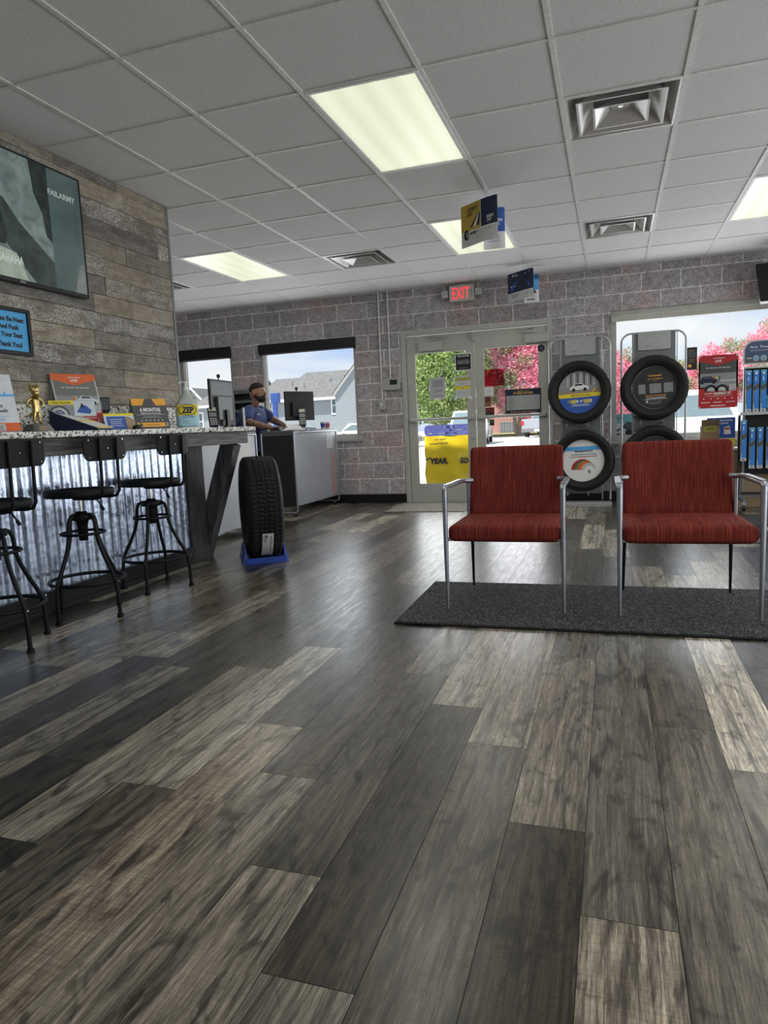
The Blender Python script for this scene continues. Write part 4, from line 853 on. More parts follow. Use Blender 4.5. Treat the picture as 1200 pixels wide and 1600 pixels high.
def pr_live(b, w, h, hd='orange', ft='red'):
    b.rect(-w/2, 0, w/2, h, I['white'], 0); b.poly([(-w*.5, h*.90), (-w*.0, h*.80), (w*.5, h*.90), (w*.5, h), (-w*.5, h)], I[hd], 3)
    b.rect(-w*.12, h*.935, w*.16, h*.945, I['white'], 4); b.text('LIVE', 0, h*.865, h*.045, I['white'], w=w*.16, L=4, bold=.04); b.rect(-w*.46, h*.40, w*.46, h*.9, I['grey'], 1); b.rect(-w*.46, h*.66, w*.46, h*.88, I['dgrey'], 2) if hd == 'red' else b.rect(-w*.46, h*.62, w*.46, h*.9, ink('duskgrey', (.16, .17, .16)), 2)
    b.text('for wherever the day leads', 0, h*.75, h*.03, I['white'], w=w*.62, L=4, bold=.01); b.rect(-w*.46, h*.50, w*.46, h*.53, I['lgrey'], 2)
    b.M = b.M @ Matrix.Translation((0, -.0012, 0)); car_print(b, w*.2 if hd == 'orange' else -w*.26, h*.47, w*.5, I['pale'] if hd == 'orange' else I['navy'], I['dgrey']); b.M = b.M @ Matrix.Translation((0, .0012, 0))
    for k in range(3): b.rect(-w*.12+w*.07*k, h*.5, -w*.09+w*.07*k, h*.6, I[('orange', 'yellow', 'dgrey')[k]], 3)
    b.rect(-w/2, 0, w/2, h*.38, I[ft], 2)
    for cx in (-.18, .1): b.poly([(w*cx+w*.17*math.cos(R(a)), h*.33+w*.17*math.sin(R(a))) for a in range(-10, 191, 12)], I['black'], 4); b.poly([(w*cx+w*.10*math.cos(R(a)), h*.33+w*.10*math.sin(R(a))) for a in range(-10, 191, 12)], I['lgrey'], 5)
    b.rect(w*.28, h*.32, w*.46, h*.44, I['lgrey'], 4); b.lines(w*.29, w*.45, h*.33, h*.43, 4, I['dgrey'], .002, 5)
    b.text('ALL NEW', -w*.24, h*.265, h*.03, I['white'], w=w*.22, L=6, bold=.02); b.text('AltiMAX RT', w*.12, h*.255, h*.05, I['white'], w=w*.46, L=6, bold=.03)
    b.lines(-w*.35, w*.4, h*.22, h*.24, 2, I['white'], .0015, 5)
    for k in range(5): b.disc((-w*.36+w*.18*k, -.004, h*.18), w*.018, I['white'], 8, 'Y', .0006)
    b.lines(-w*.44, -w*.2, h*.1, h*.12, 1, I['white'], h*.012, 5); b.lines(-w*.12, w*.1, h*.1, h*.12, 1, I['white'], h*.012, 5); b.lines(w*.2, w*.44, h*.1, h*.12, 1, I['white'], h*.012, 5); b.lines(-w*.2, w*.2, h*.035, h*.055, 1, I['white'], h*.014, 5)
easel('tyre_advert_stand', 'orange and grey tyre advert standing behind the blue sloped holder', 'counter display', (-2.955, 3.33, BZ), R(68), .27, .355, I['white'], pr_live, 16, .03)
t = thing('card_reader', 'small black card terminal against the granite backsplash', 'card reader', (-3.02, 3.57, BZ), R(50)); b = MB(); b.box(-.045, .045, -.01, .02, .12, .21, M_blkpl); b.build('screen_head', t, bevel=.006); b = MB(); b.box(.0, .03, .0, .02, .0, .13, M_blkpl); b.box(-.03, .05, -.03, .04, 0, .008, M_blkpl); b.build('stand', t, bevel=.003)
b = MB(); b.box(-.036, .036, -.012, -.0105, .135, .2, I['dgrey']); b.build('screen', t)
def pr_blue(b, w, h): b.rect(-w/2, h*.86, w/2, h, I['yellow'], 1); b.rect(-w*.42, 0, w*.2, h*.82, I['blue'], 2); b.lines(-w*.36, w*.1, h*.2, h*.7, 4, I['white'], .003, 3); b.poly([(w*.18, 0), (w*.5, 0), (w*.5, h*.6), (w*.3, h*.8), (w*.2, h*.8)], I['tan'], 2)
easel('coupon_stand', 'small blue and yellow coupon stand between the advert and the tent calendar', 'counter display', (-2.80, 3.46, BZ), R(66), .19, .105, I['pale'], pr_blue, 18, .05)
def pr_tent(b, w, h):
    b.rect(-w/2, h*.78, w/2, h, I['amber'], 1); b.poly([(-w*.2, h*.78), (w*.0, h*.72), (w*.2, h*.78), (w*.1, h), (-w*.1, h)], I['dgrey'], 2); b.text('6 MONTHS', 0, h*.58, h*.12, I['white'], w=w*.6, L=3, bold=.04); b.text('deferred interest', 0, h*.5, h*.05, I['white'], w=w*.6, L=3, bold=.02); b.rect(-w*.42, h*.47, w*.42, h*.48, I['lgrey'], 2)
    b.lines(-w*.3, w*.3, h*.36, h*.44, 2, I['lgrey'], .002, 3)
    for k in range(6): b.disc((-w*.3+w*.12*k, -.003, h*.29), w*.02, I['white'], 8, 'Y', .0006)
    b.rect(-w*.45, h*.08, w*.36, h*.22, I['amber'], 2); b.rect(-w*.4, h*.1, -w*.3, h*.2, I['dgrey'], 3); b.lines(-w*.22, w*.2, h*.13, h*.17, 1, I['brown'], .003, 3); b.lines(w*.38, w*.46, h*.08, h*.22, 3, I['white'], .003, 3)
easel('tent_card', 'charcoal and amber 6 MONTHS financing tent card beside the soap jug', 'counter display', (-2.80, 3.77, BZ), R(64), .235, .205, I['dgrey'], pr_tent, 16, .09, I['lgrey'])
b = MB(); b.lathe([(.0001, .028), (.015, .027), (.027, .018), (.031, .006), (.03, 0), (.0001, 0)], M_blkpl, 20); b.M = Matrix.Scale(1.5, 4, (0, 1, 0)); b.build('computer_mouse', loc=(-2.72, 3.50, BZ), rz=R(30), label='small black mouse lying in front of the tent card', cat='mouse')
b = MB(); b.box(-.05, .05, -.13, .13, 0, .004, M_paper); b.build('paper_sheet', loc=(-2.69, 3.97, BZ), rz=R(3), label='white sheet lying on the bar in front of the soap jug', cat='paper')
b = MB(); b.box(-.002, .002, -.05, .05, 0, .135, pm('clear_acrylic', (.6, .62, .66), .1)); b.box(-.02, .02, -.05, .05, 0, .004, MATS['clear_acrylic']); b.build('acrylic_sign_holder', loc=(-2.68, 4.73, BZ), rz=R(29.4), label='thin clear sign holder seen edge-on at the end of the bar', cat='sign holder')
def jug():
    t = thing('soap_jug', 'clear gallon pump jug of pale hand soap with a yellow label', 'soap jug', (-2.80, 4.15, BZ), R(37)); Mp = pm('milky_plastic', (.50, .52, .50), .35, vary=.03); Ml = pm('pale_soap', (.36, .55, .60), .35, vary=.03)
    def shell(b, z0, z1, m, sc=1., n=14):
        def prof(z):
            if z < .012: return .070+.006*z/.012
            if z < .165: return .077
            if z < .235: return .077-(z-.165)/.07*.048
            return .027
        zs = [z0+(z1-z0)*i/n for i in range(n+1)]; K = 32; vs = []
        for z in zs:
            r = prof(z)*sc
            for k in range(K):
                a = 2*PI*k/K; c, s = math.cos(a), math.sin(a); e = .62 if z < .2 else 1.; x = math.copysign(abs(c)**e, c)*r; y = math.copysign(abs(s)**e, s)*r*.82; vs.append((x, y, z))
        fs = [(i*K+k, i*K+(k+1) % K, (i+1)*K+(k+1) % K, (i+1)*K+k) for i in range(n) for k in range(K)]+[tuple(range(K))[::-1], tuple(n*K+k for k in range(K))]
        b.add(vs, fs, m, True)
    b = MB(); shell(b, 0, .112, Ml); shell(b, .112, .262, Mp); b.build('bottle', t)
    b = MB(); b.tube([(.03, -.0, .222), (.058, 0, .215), (.066, 0, .185), (.068, 0, .165)], .010, Mp, 8); b.build('handle', t)
    b = MB(); b.cyl((0, 0, .262), (0, 0, .285), .02, M_white, 16); b.cyl((0, 0, .285), (0, 0, .312), .007, M_white, 10); b.tube([(0, 0, .314), (-.02, 0, .318), (-.045, -.0, .312)], .006, M_white, 8); b.lathe([(.0001, .322), (.016, .32), (.016, .308), (.0001, .308)], M_white, 14); b.build('pump', t)
    b = MB(); 
    def wp(p):
        x = p.x; return Vector((x, -.0655-.0+ .0*x + (abs(x)/.068)**5*.012+p.y, p.z))
    b.warp = wp
    for i in range(10): a, c = -.066+.0132*i, -.066+.0132*(i+1); b.rect(a, .088, c, .162, I['yellow'], 1); b.rect(a, .02, c, .088, ink('aqua', (.40, .66, .74)), 1)
    ell = [(.058*math.cos(a), .125+.036*math.sin(a)) for a in [2*PI*q/28 for q in range(28)]]; b.tube([(x, -.002, z) for x, z in ell], .0022, I['navy'], 5, True)
    b.text('ZEP', 0, .105, .040, I['navy'], w=.082, L=4, bold=.05, shear=.1); b.text('HAND SANITIZER', .0, .074, .007, I['blue'], w=.08, L=4, bold=.02); b.text('GEL', -.03, .062, .007, I['blue'], L=4, bold=.02)
    b.lines(-.04, .01, .03, .055, 4, I['grey'], .002, 3); b.build('label', t)
jug()

# ------------------------------------------------------------------ television and framed notice on the board wall
def build_tv():
    t = thing('television', 'wall-mounted flat television showing a snowy clip on the board wall', 'television', (-3.06, 2.98, 1.83), R(90)); W, H = 1.22, .70   # local x runs along world y
    b = MB(); b.box(-W/2, W/2, .0, .035, 0, H, M_blkpl); b.box(-W/2, W/2, -.004, 0, 0, .022, M_blkpl); b.box(-W/2, W/2, -.004, 0, H-.01, H, M_blkpl); b.box(-W/2, -W/2+.01, -.004, 0, .022, H-.01, M_blkpl); b.box(W/2-.01, W/2, -.004, 0, .022, H-.01, M_blkpl); b.text('VIZIO', .1, .006, .010, I['lgrey'], y=-.004, L=1, bold=.02); b.build('case', t, bevel=.002)
    def em(n, c, k=1.): return pm('screen_'+n, (.01, .01, .01), .12, emis=c, estr=k, vary=.02)
    def emn(n, c1, c2, sc):
        x = NT('screen_'+n); cc = x.ramp(x.noise(x.coords(), sc, 5, .6, .6), [(.35, c1), (.65, c2)]); x.link(cc, x.b.inputs['Emission Color']); x.b.inputs['Emission Strength'].default_value = 1.; x.b.inputs['Base Color'].default_value = (.01, .01, .01, 1); x.b.inputs['Roughness'].default_value = .12; return x.m
    snow = emn('snow', (.075, .105, .10), (.16, .21, .20), 9); teal = emn('haze', (.035, .060, .058), (.07, .105, .10), 2.5); dk = emn('dark_pines', (.006, .010, .010), (.02, .03, .028), 14); slope = emn('slope', (.018, .025, .024), (.04, .055, .052), 12); pale = emn('spray', (.22, .26, .22), (.34, .38, .32), 7)
    b = MB(); x0, x1, z0, z1 = -W/2+.011, W/2-.011, .023, H-.011; xs = .35
    b.rect(x0, z0, xs, z1, snow, 1); b.rect(xs, z0, x1, z1, teal, 1)
    b.poly([(.22, z1), (xs, z1), (xs, .27), (.31, .30), (.29, .42), (.24, .52)], dk, 2); b.poly([(xs, z0), (xs, .16), (.12, .33), (.02, .44), (-.05, .40), (.0, .22), (.12, .10), (.2, z0)], slope, 2)
    b.poly([(x0, z0), (.15, z0), (.08, .16), (-.2, .20), (x0, .18)], pale, 3)
    b.poly([(-.13, .60), (-.05, .64), (.0, .62), (.01, .57), (-.06, .53), (-.15, .54)], slope, 4)
    b.poly([(-.12, .42), (-.05, .44), (.0, .36), (.03, .26), (.01, .19), (-.03, .19), (-.05, .28), (-.08, .18), (-.13, .18), (-.13, .3)], dk, 4)
    b.text('FAILARMY', .45, .545, .032, em('type', (.26, .32, .30)), w=.21, L=5, bold=.03); b.text('HAHAHAHA', .0, .10, .045, em('type2', (.45, .50, .46)), w=.24, L=5, bold=.02)
    b.poly([(.50, z0), (x1-.01, z0), (x1-.01, .2), (.55, .18)], emn('glow', (.07, .09, .085), (.14, .15, .14), 6), 3); b.build('screen', t)
build_tv()
b = MB(); b.box(-.02, .1, -.5, .5, -.3, .3, M_blkpl)
b = MB(); W, H = .50, .255; f = .022
b.box(-W/2, W/2, .0, .02, 0, H, M_blkpl); b.box(-W/2, -W/2+f, -.012, 0, 0, H, M_blkpl); b.box(W/2-f, W/2, -.012, 0, 0, H, M_blkpl); b.box(-W/2+f, W/2-f, -.012, 0, 0, f, M_blkpl); b.box(-W/2+f, W/2-f, -.012, 0, H-f, H, M_blkpl)
t = thing('framed_notice', 'black framed blue notice about neatness and pushing in seats', 'framed sign', (-3.105, 2.895, 1.447), R(90)); b.build('frame', t, bevel=.003)
b = MB(); b.rect(-W/2+f, f, W/2-f, H-f, I['signblue'], 1)
for k, s in enumerate(('Please Be Neat', 'And Push', 'In Your Seat', 'Thank You!')): b.text(s, .1, .180-.042*k-(.01 if k == 3 else 0), .025, I['black'], L=3, bold=.045)
b.build('notice_sheet', t)
b = MB(); b.box(-.15, .15, .035, .048, .2, .5, M_black)
b.build('wall_bracket', [o for o in bpy.data.objects if o.name == 'television'][0])

# ------------------------------------------------------------------ service kiosks with screens
def kiosk(label, loc, w, d, h, fn):
    t = thing('service_kiosk', label, 'counter', loc, group='grey rolling service kiosks')      # local: y along the wall of the face, +x face
    b = MB(); b.box(-d, 0, 0, w, .985-.03, .985, pm('kiosk_top', (.12, .12, .125), .4)); b.build('worktop', t, bevel=.004)
    b = MB(); b.box(-d+.01, -.012, .012, w-.012, .12, .955, M_gpaint); b.build('body', t)
    b = MB(); r = .011
    for y in (.012, w-.012):
        b.tube([(-.002, y, .96), (-.002, y, .08), (-.02, y, .055), (-.05, y, .05), (-d+.05, y, .05), (-d+.02, y, .055), (-d, y, .08), (-d, y, .96)], r, M_silver, 8)
    b.tube([(-.002, .012, .955), (-.002, w-.012, .955)], r, M_silver, 8); b.build('tube_frame', t)
    for y in (.05, w-.05):
        for x in (-.05, -d+.05):
            b = MB(); b.cyl((x, y-.012, .022), (x, y+.012, .022), .022, M_blkpl, 14); b.box(x-.008, x+.008, y-.016, y+.016, .022, .05, M_silver); b.build('caster', t)
    fn(t, w, d); return t
def fA(t, w, d):
    Mf = pm('kiosk_face_grey', (.30, .31, .33), .35, .2, vary=.04, vscale=5)
    b = MB(); b.box(-.012, -.004, .03, w-.03, .13, .95, Mf); b.box(-.004, -.001, w-.34, w-.13, .74, .94, pm('blank_plate', (.46, .46, .45), .4)); b.box(-.004, -.001, w-.185, w-.16, .02+.12, .70, I['orange']); b.build('side_panel', t, bevel=.001)
    b = MB(); b.box(-d+.02, -.02, .004, .014, .12, .93, pm('matte_black_panel', (.016, .017, .017), .7)); b.build('end_panel', t)
kiosk('far grey service kiosk with an orange stripe, against the block wall', (-3.385, 7.02, 0), 1.28, .41, .985, fA)
def fB(t, w, d):
    Mf = pm('kiosk_face_pale', (.36, .37, .40), .4, .1, vary=.04, vscale=5)
    b = MB(); b.box(-.012, -.004, .03, w-.03, .07, .95, Mf); b.build('side_panel', t, bevel=.001)
    b = MB(); b.rbox(-.2, .2, 0, .004, 0, .22, .015, pm('placard_white', (.62, .60, .58), .5)); b.build('placard', t, loc=(0, w-.32, .72), rot=(0, 0, R(90)))
kiosk('near pale grey service kiosk behind the bar brace and truck tyre', (-3.40, 4.78, 0), 1.42, .42, .985, fB)
def monitor(label, loc, rz, w=.50, h=.32, z=.16, cams=True, gray=False, group='desk screens on the kiosks'):
    t = thing('computer_screen', label, 'computer screen', loc, rz, group)     # faces -Y, back to +Y
    b = MB(); b.box(-w/2, w/2, 0, .022, z, z+h, M_blkpl); b.box(-w*.3, w*.3, .022, .05, z+.05, z+h*.62, pm('screen_back_grey', (.10, .108, .11), .4) if gray else M_blkpl); b.box(-w/2+.01, w/2-.01, -.001, 0, z+.012, z+h-.01, pm('dark_screen', (.02, .025, .03), .15))
    if gray: b.box(-w/2+.02, w/2-.02, .0222, .024, z+h*.66, z+h-.02, MATS['screen_back_grey']); b.disc((0, .0245, z+h*.8), .008, I['black'], 10)
    b.build('panel', t, bevel=.006)
    b = MB(); b.box(-.03, .03, .05, .075, .01, z+.14, M_blkpl); b.beam((0, .06, .02), (-.13, .14, .006), .03, .012, M_blkpl, (0, 0, 1)); b.beam((0, .06, .02), (.13, .14, .006), .03, .012, M_blkpl, (0, 0, 1)); b.beam((0, .06, .02), (0, -.1, .006), .03, .012, M_blkpl, (0, 0, 1)); b.build('stand', t, bevel=.003)
    if cams:
        b = MB(); b.cyl((.03, .01, z+h), (.03, .01, z+h+.025), .006, M_blkpl, 8); b.lathe([(.0001, .018), (.016, .012), (.018, 0), (.016, -.01), (.0001, -.014)], M_blkpl, 14, 'Y', (.03, .01, z+h+.035)); b.build('webcam', t)
    return t
def terminal(name, label, loc, rz, tilt):
    t = thing(name, label, 'card reader', loc, rz); b = MB(); b.M = Matrix.Translation((0, 0, .14)) @ Matrix.Rotation(tilt, 4, 'X')
    b.box(-.04, .04, -.012, .018, -.10, .10, M_blkpl); b.build('body', t, bevel=.006)
    c = MB(); c.M = b.M @ Matrix.Identity(4); c.box(-.032, .032, -.0135, -.012, .0, .045, I['grey']); c.box(-.034, .034, -.0140, -.012, .06, .098, ink('cream_note', (.60, .60, .45)))
    for i in range(3):
        for j in range(4): c.box(-.03+.022*i, -.014+.022*i, -.0145, -.012, -.085+.02*j, -.073+.02*j, I['lgrey'])
    c.build('keypad', t); b = MB(); b.tube([(0, .03, 0), (0, .02, .13)], .008, M_blkpl, 8); b.box(-.05, .05, -.04, .06, 0, .006, M_blkpl); b.build('stand', t); return t
KZ = .9855
monitor('screen standing on the far kiosk in front of the man, seen from behind', (-3.53, 7.52, KZ), R(-118), .42, .34, .11)
terminal('card_terminal', 'black card terminal with a cream note behind the man\'s screen', (-3.42, 7.36, KZ), R(28), R(-16))
monitor('grey backed screen nearest the bar end, on the near kiosk', (-3.50, 5.74, KZ), R(-86), .46, .42, .07, gray=True)
monitor('black screen standing just right of the grey backed one', (-3.63, 6.04, KZ), R(-82), .36, .33, .06, cams=False)
terminal('card_terminal', 'tilted black card terminal with a cream note on the near kiosk', (-3.445, 5.50, KZ), R(40), R(-30))
b = MB(); b.tube([(-.11, 0, 0), (0, 0, .22), (0, 0, .25)], .009, M_blkpl, 8); b.tube([(0, 0, .2), (.1, .03, .09)], .008, M_blkpl, 8); b.box(-.13, .13, -.05, .09, 0, .012, M_blkpl); b.build('phone_stand', loc=(-3.62, 5.28, KZ), rz=R(35), label='black folding arm stand beside the soap jug, on the near kiosk', cat='stand')
b = MB(); b.box(-.13, .13, -.09, .09, 0, .07, M_blkpl); b.box(-.11, .11, -.07, .07, .07, .085, M_gpaint); b.build('receipt_printer', loc=(-3.62, 5.08, KZ), rz=R(35), bevel=.01, label='low dark printer on the near kiosk behind the soap jug', cat='printer')
b = MB(); b.tube([(0, 0, 0), (.0, 0, .24)], .012, M_white, 8); b.lathe([(.0001, .0), (.025, .0), (.022, .01), (.0001, .01)], M_white, 14); b.build('white_pole', loc=(-3.50, 6.15, KZ), label='white upright tube beside the black screen on the near kiosk', cat='pole')
def cable(name, pts, loc, lb): b = MB(); b.tube(pts, .003, M_blkpl, 5); b.build(name, loc=loc, label=lb, cat='cable')
cable('desk_cable', [(0, 0, .1), (.05, 0, .02), (.10, 0, .0), (.14, 0, .06), (.18, .0, .09), (.2, 0, .0)], (-3.58, 5.9, KZ+.004), 'black cable looping beside the screens on the near kiosk')
def cup(loc, lb, m):
    b = MB(); b.lathe([(.0001, 0), (.026, 0), (.034, .085), (.035, .088), (.031, .088), (.024, .006), (.0001, .006)], M_paper, 22); b.lathe([(.0284, .02), (.0332, .068)], m, 22); b.build('paper_cup', loc=loc, label=lb, cat='cup', group='paper cups on the far kiosk')
cup((-3.43, 7.98, KZ), 'white and blue paper cup on the far kiosk', I['blue']); cup((-3.42, 8.10, KZ), 'red printed paper cup nearest the wall on the far kiosk', ink('cupred', (.5, .08, .09)))
b = MB(); b.M = Matrix.Rotation(R(-82), 4, 'X'); b.box(-.14, .14, 0, .003, 0, .2, M_paper); b.M = Matrix.Translation((.04, .03, .01)) @ Matrix.Rotation(R(35), 4, 'Z') @ Matrix.Rotation(R(-55), 4, 'X'); b.box(-.09, .09, 0, .002, 0, .09, M_paper); b.build('paper_stack', loc=(-3.47, 7.18, KZ), rz=R(20), label='white papers lying on the far kiosk by the man\'s hands', cat='paper')
t = thing('keyboard', 'black keyboard under the man\'s hands', 'keyboard', (-3.66, 7.30, KZ), R(90)); b = MB(); b.box(-.19, .19, -.06, .06, 0, .016, M_blkpl); b.build('case', t, bevel=.004)
b = MB()
for i in range(14):
    for j in range(4): b.box(-.18+.0255*i, -.158+.0255*i, -.05+.0255*j, -.028+.0255*j, .016, .021, M_dark)
b.build('keys', t)
t = thing('wall_organizer', 'dark tray shelves on the pier between the left windows', 'shelf', (-4.70, 8.40, .9))
b = MB(); b.box(-.24, .24, -.28, .015, 0, .014, M_blkpl)
for s in (-1, 1): b.box(s*.24-.008, s*.24+.008, -.28, .015, 0, .66, M_blkpl)
b.box(-.24, .24, .0, .015, 0, .66, M_gpaint); b.build('frame', t)
for k in range(5): b = MB(); b.box(-.232, .232, -.285, 0, .10+.12*k, .112+.12*k, M_blkpl); b.box(-.232, .232, -.285, -.28, .112+.12*k, .145+.12*k, M_gpaint); b.box(-.18, .15, -.26, -.03, .112+.12*k, .13+.12*k, M_lgrey if k % 2 else M_paper); b.build('tray', t)

# ------------------------------------------------------------------ the man at the kiosk
def build_person():
    t = thing('person', 'bearded man in a navy work shirt leaning on the far kiosk', 'person', (-4.06, 7.40, 0), 0)
    Ms = pm('skin', (.30, .155, .095), .5, vary=.08, vscale=30); Mt = NT('tattooed_skin'); o = Mt.coords(); sx = Mt.node('ShaderNodeSeparateXYZ'); Mt.link(o, sx.inputs[0]); low = Mt.math('MULTIPLY', Mt.math('LESS_THAN', sx.outputs[2], 1.13), Mt.math('GREATER_THAN', sx.outputs[0], .05))
    ink_ = Mt.ramp(Mt.noise(o, 34, 4, .6, 1), [(.45, 1.), (.52, 0.)]); Mt.col(Mt.mix(Mt.math('MULTIPLY', Mt.math('MULTIPLY', low, ink_), .85), (.30, .155, .095), (.03, .028, .03))); Mt.b.inputs['Roughness'].default_value = .5
    Mn = pm('navy_work_shirt', (.035, .055, .165), .8, vary=.12, vscale=60, bump=.1, bscale=500); Mk = pm('dark_trousers', (.015, .016, .022), .85); Mh = pm('dark_hair', (.014, .010, .008), .8, vary=.4, vscale=300, bump=.5, bscale=500)
    # local axes = world axes; he faces +X, pelvis behind, leaning forward onto his hands
    J = {'pel': (-.09, 0, .93, .12, .14), 'wai': (-.06, 0, 1.06, .115, .13), 'che': (-.03, 0, 1.19, .11, .15), 'nb': (.01, 0, 1.285, .055), 'nk': (.035, 0, 1.335, .052), 'hd': (.065, 0, 1.40, .066), 'h2': (.062, 0, 1.455, .082), 'h3': (.058, 0, 1.50, .066), 'jaw': (.115, 0, 1.385, .04),
         'sr': (-.01, -.16, 1.235, .055), 'sl': (-.01, .16, 1.235, .055)}
    arm = {'r': [(.05, -.25, 1.10, .052), (.12, -.235, 1.075, .048), (.27, -.17, 1.03, .034), (.315, -.155, 1.022, .025)], 'l': [(.11, .24, 1.125, .052), (.17, .22, 1.10, .048), (.36, .08, 1.035, .034), (.405, .05, 1.022, .025)]}
    E = [('pel', 'wai'), ('wai', 'che'), ('che', 'nb'), ('nb', 'nk'), ('nk', 'hd'), ('hd', 'h2'), ('h2', 'h3'), ('hd', 'jaw'), ('che', 'sr'), ('che', 'sl')]
    for s, a in arm.items():
        prev = 's'+s
        for i, q in enumerate(a): k = 'a%s%d' % (s, i); J[k] = q; E.append((prev, k)); prev = k
        w = Vector(a[-1][:3]); d = (w-Vector(a[-2][:3])).normalized(); d.z = 0; d.normalize(); n = Vector((-d.y, d.x, 0)); sg = -1 if s == 'l' else 1
        pk = 'palm'+s; P = w+d*.045; J[pk] = (P.x, P.y, 1.018, .028, .016); E.append((prev, pk))
        for f, (off, ln) in enumerate(((-.027, .062), (-.009, .072), (.009, .068), (.027, .054))):
            b0 = P+d*.03+n*off; m1 = b0+d*ln*.5; m2 = b0+d*ln
            for q, (pp, z, r) in enumerate(((b0, 1.022, .0095), (m1, 1.024, .0088), (m2, 1.010, .0075))): J['f%s%d%d' % (s, f, q)] = (pp.x, pp.y, z, r)
            E += [(pk, 'f%s%d0' % (s, f)), ('f%s%d0' % (s, f), 'f%s%d1' % (s, f)), ('f%s%d1' % (s, f), 'f%s%d2' % (s, f))]
        th = w+d*.015+n*.032*sg; t2 = th+d*.035+n*.018*sg; J['t%s0' % s] = (th.x, th.y, 1.016, .011); J['t%s1' % s] = (t2.x, t2.y, 1.010, .009); E += [(prev, 't%s0' % s), ('t%s0' % s, 't%s1' % s)]
    for s, y in (('r', -.095), ('l', .095)):
        J['hip'+s] = (-.11, y, .86, .10); J['kn'+s] = (-.07, y*1.15, .48, .068); J['an'+s] = (-.13, y*1.2, .09, .045); J['to'+s] = (.0, y*1.35, .045, .04); E += [('pel', 'hip'+s), ('hip'+s, 'kn'+s), ('kn'+s, 'an'+s), ('an'+s, 'to'+s)]
    body = skin('body', J, E, Mt.m, t, 'pel', 2)
    S = {'z': (-.09, 0, .84, .15, .175), 'a': (-.085, 0, .93, .155, .18), 'b': (-.06, 0, 1.05, .155, .175), 'c': (-.03, 0, 1.175, .150, .19), 'd': (-.005, 0, 1.245, .115, .15), 'e': (.015, 0, 1.300, .078),
         'r0': (-.01, -.17, 1.23, .088), 'r1': (.02, -.225, 1.16, .080), 'r2': (.055, -.252, 1.10, .076), 'l0': (-.01, .17, 1.23, .088), 'l1': (.055, .215, 1.175, .080), 'l2': (.115, .24, 1.125, .076)}
    skin('work_shirt', S, [('z', 'a'), ('a', 'b'), ('b', 'c'), ('c', 'd'), ('d', 'e'), ('c', 'r0'), ('r0', 'r1'), ('r1', 'r2'), ('c', 'l0'), ('l0', 'l1'), ('l1', 'l2')], Mn, t, 'a', 2)
    T = {'p': (-.09, 0, .92, .140, .160)}
    TE = []
    for s, y in (('r', -.10), ('l', .10)):
        T['h'+s] = (-.11, y, .83, .115); T['k'+s] = (-.07, y*1.15, .48, .084); T['n'+s] = (-.125, y*1.2, .11, .066); TE += [('p', 'h'+s), ('h'+s, 'k'+s), ('k'+s, 'n'+s)]
    skin('trousers', T, TE, Mk, t, 'p', 2)
    for s, y in (('r', -.12), ('l', .12)): skin('shoe', {'a': (-.15, y, .05, .045), 'b': (-.06, y, .048, .048), 'c': (.05, y*1.1, .042, .042)}, [('a', 'b'), ('b', 'c')], M_blkpl, t, 'a', 2)
    # head features
    def blob(b, c, r, m, n=18, rot=0):
        vs = []; fs = []; K = n
        for i in range(K+1):
            p = PI*i/K
            for j in range(K): a = 2*PI*j/K; q = Matrix.Rotation(rot, 3, 'Y') @ Vector((r[0]*math.sin(p)*math.cos(a), r[1]*math.sin(p)*math.sin(a), r[2]*math.cos(p))); vs.append((c[0]+q.x, c[1]+q.y, c[2]+q.z))
        for i in range(K):
            for j in range(K): fs.append((i*K+j, (i+1)*K+j, (i+1)*K+(j+1) % K, i*K+(j+1) % K))
        b.add(vs, fs, m, True)
    b = MB(); blob(b, (.058, 0, 1.448), (.097, .077, .108), Ms); blob(b, (.152, 0, 1.432), (.020, .013, .022), Ms, rot=-.3); blob(b, (.145, 0, 1.462), (.014, .045, .012), Ms)
    for s in (-1, 1): blob(b, (.052, s*.079, 1.435), (.018, .010, .030), Ms)
    b.build('face', t)
    b = MB()
    for s in (-1, 1): blob(b, (.140, s*.031, 1.450), (.008, .010, .006), I['white'], 10); blob(b, (.147, s*.031, 1.450), (.003, .005, .005), I['black'], 8); b.box(.138, .153, s*.031-.016, s*.031+.016, 1.467, 1.473, Mh)
    b.build('eyes', t)
    b = MB(); blob(b, (.052, 0, 1.482), (.101, .080, .084), Mh); 
    for k in range(len(b.v)):
        x, y, z = b.v[k]
        lim = 1.485+.18*max(0, x-.05) if x > .03 else 1.46-.5*max(0, .03-x)*0-.03
        if z < lim: b.v[k] = (.052+(x-.052)*.9, y*.92, lim+ (z-lim)*.05)
    b.build('short_hair', t)
    b = MB(); blob(b, (.105, 0, 1.372), (.058, .056, .048), Mh, rot=.25); blob(b, (.148, 0, 1.405), (.012, .030, .008), Mh)
    for s in (-1, 1): blob(b, (.092, s*.052, 1.380), (.034, .022, .026), Mh, rot=.5); blob(b, (.068, s*.068, 1.405), (.012, .010, .03), Mh, rot=.3)
    b.build('beard', t)
    b = MB(); blob(b, (.158, 0, 1.392), (.006, .02, .004), ink('lips', (.30, .10, .09))); b.build('mouth', t)
    b = MB(); b.M = Matrix.Translation((.09, -.10, 1.18)) @ Matrix.Rotation(R(48), 4, 'Z') @ Matrix.Rotation(R(-28), 4, 'X'); b.box(-.035, .035, 0, .003, 0, .02, I['lgrey']); b.build('name_patch', t, label='pale name patch')
build_person()

